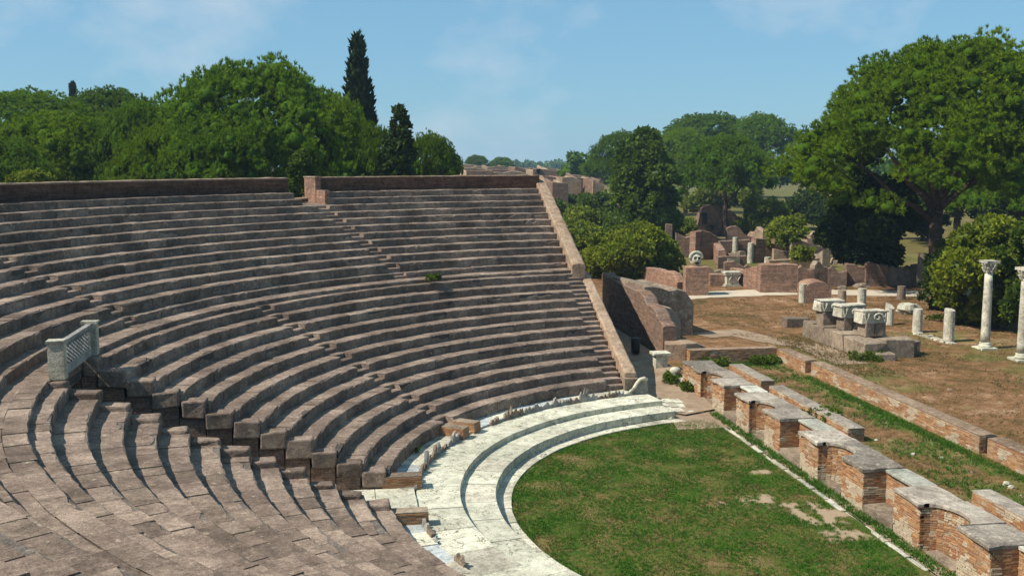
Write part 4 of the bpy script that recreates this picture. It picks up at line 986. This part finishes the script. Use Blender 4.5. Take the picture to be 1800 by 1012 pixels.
fh = [(835, 289, 40, 16, 230, 'leftmost roofless house of the distant town above the seats'), (878, 291, 44, 12, 260, 'long pale ruin in the distant town left of the end wall top'), (925, 294, 40, 14, 240, 'ruin right behind the top of the end wall'), (952, 293, 30, 14, 215, 'far ruin with a dark doorway beyond the end wall top', True), (985, 296, 46, 9, 300, 'low distant ruin on the skyline of the town'), (1025, 298, 40, 9, 290, 'rightmost low ruin on the skyline of the distant town'), (975, 310, 40, 16, 185, 'sunlit ruin in the second line of the distant town'), (1005, 308, 34, 16, 180, 'ruin with pale gable in the second line of the distant town'), (1035, 309, 44, 18, 190, 'broad ruin beside the big round pine'), (985, 318, 28, 16, 160, 'nearest sunlit ruin in front of the distant town'), (1052, 316, 20, 16, 175, 'small bright ruin below the broad ruin'), (900, 300, 60, 8, 200, 'low ruin just showing over the right parapet'), (850, 297, 60, 10, 190, 'brown ruin just showing over the middle of the parapet')]
for i, q in enumerate(fh): far_house(*q[:6], door=len(q) > 6, k=i)

# ================================================================== VEGETATION
def tufts(C, D, n, ln, wd, spread, rs, val):
    """fans of thin needle blades; C centres, D directions"""
    C = np.repeat(C, n, 0); D = np.repeat(D, n, 0); val = np.repeat(val, n); N = len(C)
    d = D + rs.normal(0, spread, (N, 3)); d /= np.linalg.norm(d, axis=1)[:, None]
    s = np.cross(d, rs.normal(0, 1, (N, 3))); s /= np.linalg.norm(s, axis=1)[:, None]+1e-9
    L = (ln*rs.uniform(.6, 1.25, N))[:, None]; W = (wd*rs.uniform(.7, 1.3, N))[:, None]
    V = np.stack([C-d*L*.15, C+d*L*.55-s*W, C+d*L, C+d*L*.5+s*W], 1).reshape(-1, 3)
    c = np.clip(val + rs.normal(0, .12, N), 0, 1); return V, np.arange(4*N).reshape(-1, 4), np.repeat(c, 4)
def lobes_mesh(name, lobes, dens, n, ln, wd, spread, upb, seed, low=-.55, inner=.72, vbias=.0):
    rs = np.random.RandomState(seed); Vs = []; Fs = []; Cs = []; off = 0
    for (c, r) in lobes:
        c = np.array(c, float); r = np.array(r, float); m = max(12, int(dens*(r[0]*r[1]+r[0]*r[2]+r[1]*r[2])/3))
        q = rs.normal(0, 1, (m*2, 3)); q /= np.linalg.norm(q, axis=1)[:, None]; q = q[q[:, 2] > low][:m]; m = len(q)
        P = c + q*r*rs.uniform(.72, 1.06, (m, 1)); D = q/r; D /= np.linalg.norm(D, axis=1)[:, None]; D = D + np.array([0, 0, upb])
        val = .45 + vbias + rs.normal(0, .15) + .25*rs.normal(0, 1, m)*.6
        V, F, C = tufts(P, D, n, ln, wd, spread, rs, np.full(m, 0.0)+val)
        Vs.append(V); Fs.append(F+off); Cs.append(C); off += len(V)
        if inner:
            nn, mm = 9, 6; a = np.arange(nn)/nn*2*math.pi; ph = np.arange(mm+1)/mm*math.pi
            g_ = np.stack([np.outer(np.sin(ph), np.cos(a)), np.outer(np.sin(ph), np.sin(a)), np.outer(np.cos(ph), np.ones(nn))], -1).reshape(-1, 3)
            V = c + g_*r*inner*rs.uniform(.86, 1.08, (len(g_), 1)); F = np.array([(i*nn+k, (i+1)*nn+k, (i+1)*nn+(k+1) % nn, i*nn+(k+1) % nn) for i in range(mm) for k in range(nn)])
            Vs.append(V); Fs.append(F+off); Cs.append(np.full(len(V), .1)); off += len(V)  # inner fill near the darkest leaf tone: crown shade put into the colour
    V = np.concatenate(Vs); F = np.concatenate(Fs); C = np.concatenate(Cs)
    return np_mesh(name, V, F, np.repeat(C[:, None], 3, 1))
def dome_lobes(rx, ry, h, n, lr, seed, droop=.25, base=0.0):
    """lobes spread over an umbrella dome, base plane at z=0"""
    rs = np.random.RandomState(seed); out = []; ga = 2.39996
    for i in range(n):
        f = math.sqrt((i+.5)/n); a = i*ga + rs.uniform(-.25, .25); f = min(1, f*rs.uniform(.94, 1.05))
        x, y = rx*f*math.cos(a), ry*f*math.sin(a); z = h*(1-f**2.3) - droop*h*(f > .85)*rs.uniform(0, 1)
        r = lr*rs.uniform(.65, 1.35); q = rs.uniform(.88, 1.03); out.append(((x*q, y*q, z*q+base), (r*1.1, r*1.1, r*.8)))
    return out
def limb_tree(root, mat, base, top, r0, limbs, seed, bend=.06, name='trunk'):
    rs = random.Random(seed); b = MB(); base = Vector(base); top = Vector(top); n = 7; pts = []
    L = (top-base).length
    for i in range(n+1): pts.append(base.lerp(top, i/n) + Vector((rs.uniform(-1, 1), rs.uniform(-1, 1), 0))*L*bend*(.3 if i in (0, n) else .5))
    b.tube(pts, [r0*(1.25-.7*i/n) if i else r0*1.5 for i in range(n+1)], 10)
    for e in limbs:
        k = rs.randint(3, n-1); s = pts[k]; e = Vector(e); mid = s.lerp(e, .5) + Vector((0, 0, -.08*(e-s).length)); b.tube([s, s.lerp(mid, .5), mid, mid.lerp(e, .55)+Vector((0, 0, .04*L)), e], [r0*.5, r0*.42, r0*.33, r0*.22, r0*.08], 7)
    return b.build(name, mat, root, True)
CROWNS = {}
def pine(lab, u, vtop, dist, wpx, dpx, group, kind=0, mat=None, ground=.2, yscale=1.0, trunk_top=None, name='umbrella_pine', droop=.3):
    """umbrella pine: crown top at pixel (u,vtop), wpx wide, dpx deep"""
    top = pt(u, vtop, dist); s = 1/ppm(top); rx = wpx*s/2; h = dpx*s
    key = kind
    if key not in CROWNS:
        n, lr = [(125, .118), (145, .110), (110, .126)][kind % 3]
        lb = dome_lobes(1, 1, .62, n, lr, 20+kind, droop)
        lb += [((x*.6, y*.6, z*.45), (r[0]*1.2, r[1]*1.2, r[2])) for (x, y, z), r in dome_lobes(1, 1, .6, 22, .15, 50+kind)]
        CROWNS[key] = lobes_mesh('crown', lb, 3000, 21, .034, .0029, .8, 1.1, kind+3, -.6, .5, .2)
    root = empty(name, (top[0], top[1], ground), lab, 'tree', group)
    zb = top[2]-h*.95
    me = CROWNS[key]
    cr_ = bpy.data.objects.new('crown', me); col.objects.link(cr_)
    if not me.materials: me.materials.append(mat or m_pine)
    cr_.parent = root; cr_.location = (0, 0, zb-ground); cr_.scale = (rx, rx*yscale, h/.78); cr_.rotation_euler = (0, 0, rnd.uniform(0, 6.28))
    if mat is not None: cr_.material_slots[0].link = 'OBJECT'; cr_.material_slots[0].material = mat
    b0 = (top[0]+rnd.uniform(-.3, .3), top[1], ground-.2); tt = (top[0]+rnd.uniform(-.5, .5), top[1], zb+h*.5)
    limbs = [(top[0]+rx*.6*math.cos(a), top[1]+rx*.6*math.sin(a), zb+h*.35) for a in np.linspace(0, 5.3, 6)]
    limb_tree(root, m_bark, b0, tt, max(.25, rx*.045), limbs, u)
    return root
GL = 'pines behind the theatre'; GR = 'pines behind the ruins'
# left group
pine('back pine at the far left edge of the tree belt', 40, 150, 118, 330, 120, GL, 0, m_pineb)
pine('back pine under the tiny distant cypress', 190, 148, 122, 220, 110, GL, 1, m_pineb)
pine('broad pine filling the lower left tree belt', 95, 186, 92, 330, 150, GL, 2)
pine('pine crown peeping in at the left edge just above the parapet', -10, 235, 84, 230, 110, GL, 1)
pine('pine shoulder left of the biggest left hand pine', 245, 165, 88, 210, 160, GL, 0)
pine('lowest front pine crown above the middle of the left parapet', 285, 215, 80, 200, 120, GL, 2)
pine('biggest tall pine left of the tall cypress', 450, 93, 84, 430, 215, GL, 1)
pine('front pine crown below the biggest left hand pine', 395, 185, 79, 260, 130, GL, 0)
pine('dense pine crown at the foot of the tall cypress', 590, 160, 82, 180, 170, GL, 2)
pine('pine right of the dark ragged tree', 755, 226, 86, 130, 110, GL, 0, m_pineb)
pine('low pine between cypress and ragged tree', 655, 212, 80, 130, 120, GL, 1, m_pineb)
# cypress
def cypress(lab, u, vtop, dist, wpx, hz, seed, mat=m_cyp, group=None):
    top = pt(u, vtop, dist); s = 1/ppm(top); rx = wpx*s/2; root = empty('cypress_tree', (top[0], top[1], .2), lab, 'tree', group)
    H_ = top[2]-hz; rs = np.random.RandomState(seed); lb = []; n = 70
    for i in range(n):
        f = i/n; a = i*2.4; rr = rx*min(1, 1.75*(1-f)**.72*(.55+.45*min(1, f*5)))*.62
        r = rx*.42*(1-.75*f)+.12; lb.append(((rr*math.cos(a)*.8, rr*math.sin(a)*.8, hz-.2+H_*f*.97), (r, r, r*2.3)))
    me = lobes_mesh('crown', lb, 42/max(.3, rx*.42)**1.0, 5, .65, .11, .35, 1.9, seed, -.9, .8); link('crown', me, mat, root, loc=(top[0], top[1], .2))
    b = MB(); b.tube([(top[0], top[1], 0), (top[0], top[1], hz+3)], [rx*.18, rx*.1], 8); b.build('trunk', m_bark, root)
cypress('tall dark cypress standing above the left pines', 628, 60, 96, 74, 6, 4)
cypress('tiny distant cypress tip over the far left pines', 127, 149, 170, 7, 17, 5)
# ragged dark tree
def leafy(lab, u, vtop, dist, wpx, vbot, group, mat, seed, leaf=.16, nl=26, shape='round', name='leafy_tree', dens=26, trunk=True, hz=None, cat='tree', up=.2, lobe=.3, n=4):
    top = pt(u, vtop, dist); s = 1/ppm(top); rx = wpx*s/2; h = (vbot-vtop)*s; zb = top[2]-h
    root = empty(name, (top[0], top[1], max(.1, min(zb, .2))), lab, cat, group); rs = np.random.RandomState(seed); lb = []
    for i in range(nl):
        f = (i+.5)/nl; a = i*2.4+rs.uniform(-.4, .4)
        if shape == 'round': z = h*(.1+.85*f); q = math.sqrt(max(.08, 1-(1.9*f-.9)**2))*rs.uniform(.3, 1.08)
        elif shape == 'ragged': z = h*(.05+.92*f); q = (1-f)**.8*rs.uniform(.3, .95)+.12
        elif shape == 'tall': z = h*(.08+.85*f); q = (math.sin(math.pi*min(1, f*.9+.1))**.6)*rs.uniform(.3, .85)
        else: z = h*(.1+.65*f); q = rs.uniform(.2, .95)
        r = rx*lobe*rs.choice([.5, .7, .9, 1.2])*rs.uniform(.85, 1.2)*(1 if shape != 'ragged' else (1.15-.85*f)); hh = r*.85
        lb.append(((rx*q*math.cos(a)*.85, rx*q*math.sin(a)*.85, min(z, h-hh*.7)), (r, r, hh)))
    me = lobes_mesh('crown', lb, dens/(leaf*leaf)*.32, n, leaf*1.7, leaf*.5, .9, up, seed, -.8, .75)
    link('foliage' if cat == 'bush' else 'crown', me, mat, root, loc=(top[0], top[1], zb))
    if trunk:
        limbs = [(top[0]+rx*.5*math.cos(a), top[1]+rx*.5*math.sin(a), zb+h*rs.uniform(.3, .7)) for a in np.linspace(0, 5, 5)]
        limb_tree(root, m_bark, (top[0], top[1], 0), (top[0], top[1], zb+h*.7), max(.07, rx*.05), limbs, seed, name='trunk' if cat != 'bush' else 'stem')
    return root
leafy('dark ragged tree with a broken forked top behind the parapet', 702, 183, 78, 82, 330, None, m_leafd, 31, .2, 46, 'ragged', dens=18)
leafy('leafy creeper bush growing in the gap of the parapet', 527, 262, 66.5, 58, 352, None, m_leaf, 32, .13, 22, 'round', 'creeper_bush', 24, cat='bush')
leafy('low light green bush peeping over the far left parapet', 50, 302, 72, 90, 330, None, m_leafy, 33, .14, 14, 'low', 'shrub', 18, cat='bush')
# far trees
for i, (u, v, w_, dp, ds, lab) in enumerate(((838, 271, 50, 22, 360, 'distant round pine left of the excavated town'), (882, 275, 52, 18, 380, 'distant round pine behind the excavated town'))):
    pine(lab, u, v, ds, w_, dp, 'distant pines', i, m_pineb)
lab = ['distant blue-green treetop on the skyline, %s' % q for q in ('first from the round pines', 'second from the round pines', 'third from the round pines', 'fourth from the round pines', 'fifth from the round pines', 'sixth from the round pines', 'seventh from the round pines', 'eighth, nearest the right hand pines')]
for i in range(8):
    leafy(lab[i], 908+i*19, 279+(i*7 % 5), 900+40*(i % 3), 42, 306, 'treetops on the far skyline', m_pineb, 60+i, 1.5, 12, 'low', 'far_tree', 10, False)
# right group
pine('pine at the back left of the right hand group', 1092, 226, 205, 130, 70, GR, 0, m_pineb)
pine('backmost wide pine on the right hand skyline', 1245, 195, 250, 210, 70, GR, 1, m_pineb)
pine('backmost pine left of the huge right hand pine', 1340, 196, 245, 150, 70, GR, 2, m_pineb)
pine('small pine dome peeping between the back pines', 1205, 222, 215, 120, 60, GR, 2)
pine('umbrella pine with a bare trunk in the middle of the right group', 1280, 230, 150, 176, 95, GR, 1)
pine('dark pine far back under the huge right hand pine', 1690, 235, 140, 260, 110, GR, 0, m_pineb)
pine('dark pine far back at the right edge', 1800, 225, 125, 240, 130, GR, 2, m_pineb)
leafy('tall leafy tree in front of the right hand pines', 1135, 228, 128, 150, 430, None, m_leaf, 41, .3, 60, 'tall', dens=20)
# the huge pine on the right
P0 = gnd(1642, 508, .2); s = 1/ppm(P0); root = empty('umbrella_pine', tuple(P0), 'huge pine with forked dark trunk at the right edge', 'tree', GR)
cx, cy = P0[0], P0[1]
ztop = pt(1640, 70, math.hypot(*(P0-CAM)[:2]))[2]; zrim = pt(1400, 300, math.hypot(*(P0-CAM)[:2]))[2]
RX = 278*s; lb = []
for (x, y, z), r in dome_lobes(RX, RX*.85, ztop-zrim-.6, 190, 1.3, 77, .0): lb.append(((x+.6, y, z), r))
for (x, y, z), r in dome_lobes(RX*.85, RX*.72, (ztop-zrim-.6)*.8, 90, 1.2, 78, .0): lb.append(((x+.6, y, z+.3), r))
rs = np.random.RandomState(5)
for i in range(46):
    a = i*2.4; q = rs.uniform(.72, 1.0); lb.append(((RX*q*math.cos(a)*.95+.6, RX*q*.85*math.sin(a), rs.uniform(-1.6, 1.6)-(1.2 if math.cos(a) < -.6 else 0)), (1.2, 1.2, 1.0)))
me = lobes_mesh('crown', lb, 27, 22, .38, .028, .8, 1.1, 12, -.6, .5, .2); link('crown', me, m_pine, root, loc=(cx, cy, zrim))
b = MB(); z0 = zrim
tr = [(cx, cy, 0), (cx+.05, cy, 2.5), (cx-.15, cy, 5), (cx-.1, cy, 7.2)]
b.tube(tr, [.75, .6, .54, .5], 12)
for e, w_ in (((-5.5, .5, z0+2.5), .34), ((-2.6, -1, z0+4), .32), ((.8, .6, z0+5), .36), ((3.2, 0, z0+3.6), .28), ((6.2, -1, z0+2.6), .28), ((-8, 1.2, z0+1.4), .2)):
    e_ = Vector((cx+e[0], cy+e[1], e[2])); s_ = Vector(tr[-1]) if w_ > .25 else Vector((cx-.13, cy, 6.2)); mid = s_.lerp(e_, .45)+Vector((0, 0, -.5)); b.tube([s_-Vector((0, 0, .4)), s_.lerp(mid, .5), mid, mid.lerp(e_, .5)+Vector((0, 0, .3)), e_], [w_*1.15, w_, w_*.8, w_*.55, w_*.2], 8)
b.build('trunk', m_bark, root, True)
pine('second big pine crown beyond the right edge of the picture', 1840, 82, 96, 330, 210, GR, 1)
leafy('dark dense tree with two thin trunks right of the ruins', 1528, 305, 98, 175, 470, None, m_leafd, 42, .22, 44, 'round', dens=22)
leafy('big glossy shrub behind the two standing columns', 1745, 385, 74, 190, 580, None, m_leafy, 43, .17, 46, 'round', 'large_shrub', 20, cat='bush', trunk=False)
leafy('glossy shrub at the right edge behind the column', 1812, 375, 71, 120, 590, None, m_leaf, 48, .17, 26, 'round', 'large_shrub', 20, cat='bush', trunk=False)
leafy('dark shrub wrapped round the foot of the huge pine trunk', 1652, 440, 81, 78, 550, None, m_leafd, 44, .16, 24, 'round', 'shrub', 22, cat='bush', trunk=False)
leafy('big round yellow-green bush behind the rubble mass', 1108, 398, 96, 165, 500, None, m_leafy, 45, .19, 40, 'round', 'round_bush', 22, cat='bush', trunk=False)
leafy('round ivy bush in the middle of the ruins', 1385, 372, 118, 92, 438, None, m_leafy, 46, .22, 22, 'low', 'ivy_bush', 20, cat='bush', trunk=False)
leafy('dark ivy bush above the gabled ruin slope', 1345, 338, 150, 95, 408, None, m_leafy, 47, .26, 24, 'low', 'ivy_bush', 18, cat='bush', trunk=False)
bl = [(1010, 332, 170, 90, 400, 'bush at the back right of the end wall top'), (1050, 328, 160, 90, 395, 'tall bush beside the leafy tree'), (985, 345, 150, 70, 400, 'bush just right of the end wall'), (1030, 365, 140, 110, 420, 'broad bush mass below the distant ruins'), (1080, 360, 138, 80, 415, 'bush left of the narrow brick tower'), (1160, 350, 135, 90, 425, 'bush behind the slender white column'), (1035, 388, 122, 110, 440, 'yellow-green hedge right of the end wall'), (1200, 372, 140, 60, 425, 'creeper bush left of the gabled ruin'), (1240, 328, 190, 90, 372, 'hedge below the middle umbrella pine, left part'), (1310, 325, 190, 90, 362, 'hedge below the middle umbrella pine, right part'), (1420, 330, 170, 110, 392, 'dark hedge left of the dark dense tree'), (1390, 395, 112, 50, 440, 'small bush beside the round ivy bush'), (1470, 345, 150, 90, 420, 'dark bush behind the dark dense tree'), (1690, 395, 90, 80, 520, 'leafy bush between trunk and glossy shrub'), (1690, 300, 175, 90, 385, 'dark bush on the far side of the grass field'), (1770, 310, 165, 110, 385, 'dark bush at the far right beyond the grass field'), (1410, 430, 104, 50, 458, 'weeds on the low brick wall in the ruins'), (1620, 320, 150, 120, 420, 'shaded bush behind the huge pine trunk')]
for i, (u, v, ds, w_, vb, lab) in enumerate(bl):
    leafy(lab, u, v, ds, w_, vb, 'bushes among the ruins', [m_leaf, m_leafy, m_leafd][(0, 0, 0, 1, 0, 0, 1, 1, 1, 1, 2, 1, 2, 0, 2, 2, 1, 2)[i]], 100+i, .16*ds/90, 16, 'low', 'shrub', 16, False, cat='bush')
# woodland closing the view behind the right hand trees
for i in range(16):
    u = 1040+i*52
    leafy('woodland tree closing the view behind the ruins, %s' % ['far left', 'left', 'middle', 'right'][i//4] if False else 'dark woodland tree in the belt closing the view behind the ruins', u, 262+(i*13 % 17), 285+(i*37 % 40), 105, 322, 'woodland belt behind the ruins', m_pineb, 140+i % 4, .8, 14, 'low', 'woodland_tree', 12, False)
# creepers and weeds
def weeds(name, lab, pts, h, wd, nb, mat, seed, cat='weeds'):
    V, F, c = blades(pts, h, wd, nb, .7, seed); return tag(link(name, np_mesh(name, V, F, c), mat), lab, cat, kind='stuff')
P = []
for _ in range(3200):
    y = rnd.uniform(-12, 18); x = 7.15-abs(rnd.gauss(0, .28)); P.append((x, y, .1))
for _ in range(3800):
    x = rnd.uniform(3.9, 7); y = rnd.uniform(-12, 22)
    if noise.noise(Vector((x*.5, y*.5, 7)))*.6+noise.noise(Vector((x*1.6, y*1.6, 1)))*.4 > -.05: P.append((x, y, .1))
for _ in range(1500): P.append((rnd.uniform(-.4, .02), rnd.uniform(-11, 12), .0))
for _ in range(500): P.append((rnd.uniform(2.3, 7), 22.1-abs(rnd.gauss(0, .35)), .1))
weeds('weeds', 'green weeds and grass along the foot of the brick walls', P, .16, .035, 4, m_grass, 3)
P = []
for _ in range(16000):
    x = rnd.uniform(8, 34); y = rnd.uniform(-6, 46)
    if noise.noise(Vector((x*.4, y*.4, 3))) > -.05: P.append((x, y, .2))
for _ in range(1500): P.append((rnd.uniform(9.5, 11.9), rnd.uniform(17, 29), .2))
for _ in range(2500): P.append((rnd.uniform(1.6, 7), rnd.uniform(-12, 22), .1))
weeds('dry_grass', 'dry yellow grass scattered over the dirt square', P, .13, .035, 3, m_dry, 4, 'grass')
for (x, y, z, rr, lab) in ((3.5, 9.4, .25, (.55, 1.5, .55), 'creeper hanging over the middle low brick wall'), (12.0, 21.3, .2, (1.3, .7, .45), 'green weeds at the near foot of the tufa monument'), (6.2, 21.6, .1, (.9, .4, .45), 'dark weed clump below the cross wall, right'), (3.6, 21.7, .1, (.9, .4, .35), 'dark weed clump below the cross wall, left'), (.1, 15.9, .15, (.5, .9, .4), 'weeds at the far corner of the stage wall'), (-.3, 17.6, .3, (.5, .6, .25), 'weeds round the marble fragments'), (24.2, 33.2, .2, (1.4, 1.2, .6), 'low weeds at the edge of the glossy shrub'), (*gnd(762, 491, 5.25), (.3, .3, .2), 'small weed tuft on the walkway above the middle of the seats'), (*gnd(815, 720, .7), (.25, .25, .2), 'weed tuft on the ring of slabs by the rounded brick stubs'), (*gnd(735, 795, .66), (.12, .12, .25), 'weed tuft at the broken balustrade beside the passage mouth')):
    rs = np.random.RandomState(int(abs(x*10))); lb = [((rs.uniform(-.7, .7)*rr[0], rs.uniform(-.8, .8)*rr[1], rs.uniform(.1, .7)*rr[2]), tuple(v*min(1, rr[0]/.5) for v in (.28, .28, .2))) for _ in range(12)]
    root = empty('weed_clump', (x, y, z), lab, 'weeds', 'weed clumps'); me = lobes_mesh('foliage', lb, 900 if rr[0] > .4 else 2500, 3, .12*min(1, rr[0]/.4), .035*min(1, rr[0]/.4), .9, .3, int(abs(y*7)), -.4, 0); link('foliage', me, m_leaf, root, loc=(x, y, z))
P = []
V = []; F = []
rp = np.random.RandomState(8)
for i in range(2600):
    x, y = (rp.uniform(8, 32), rp.uniform(-4, 44)) if i % 3 else (rp.uniform(1.5, 7), rp.uniform(-12, 21))
    q = rp.uniform(.015, .05)*(2 if rp.rand() < .06 else 1); b0 = len(V); z = gz(x, y)
    for k in range(5): V.append((x+q*rp.uniform(.7, 1.3)*math.cos(k*1.2566), y+q*rp.uniform(.7, 1.3)*math.sin(k*1.2566), z-.01))
    V.append((x, y, z+q*.9))
    F += [(b0+k, b0+(k+1) % 5, b0+5) for k in range(5)]
tag(link('gravel', np_mesh('gravel', V, F), m_tufa), 'small stones strewn over the dirt square and behind the stage wall', 'gravel', kind='stuff')
# pale stones on the grass
for i, (u, v, s) in enumerate(((1178, 737, .09), (1440, 660, .14), (1655, 806, .08), (1770, 853, .12), (1777, 858, .1), (1540, 775, .08), (1605, 800, .09))):
    p = gnd(u, v, .1 if i else .02); b = MB(); b.lump((p[0], p[1], p[2]+s*.4), (s*1.3, s, s*.8), 8, 5, .4, i)
    tag(b.build('pale_stone', m_marble), ('small white stone on the far edge of the lawn', 'white stone at the gap of the long brick wall', 'pale stone in the grass behind the stage wall, nearest the long wall gap', 'larger white stone right of the near low wall', 'smaller white stone right of the near low wall', 'pale stone in the grass beside the middle low wall end', 'pale stone in the middle of the grass behind the stage wall')[i], 'stone', 'pale stones on the ground')

# ================================================================== HAZE
mb = MB(); mb.box(-1850, 1850, -1850, 1950, -1.5, 42)
hz = mb.build('haze', None); tag(hz, 'thin blue summer haze over the whole site', 'haze', kind='stuff')
hm = bpy.data.materials.new('haze_air'); hm.use_nodes = True; ns = hm.node_tree.nodes; ls = hm.node_tree.links
for n in list(ns): ns.remove(n)
ho = ns.new('ShaderNodeOutputMaterial'); pv = ns.new('ShaderNodeVolumePrincipled'); pv.inputs['Color'].default_value = (0.55, 0.76, 1.0, 1); pv.inputs['Density'].default_value = 0.00026; pv.inputs['Anisotropy'].default_value = 0.2
ls.new(pv.outputs[0], ho.inputs['Volume']); hz.data.materials.append(hm)
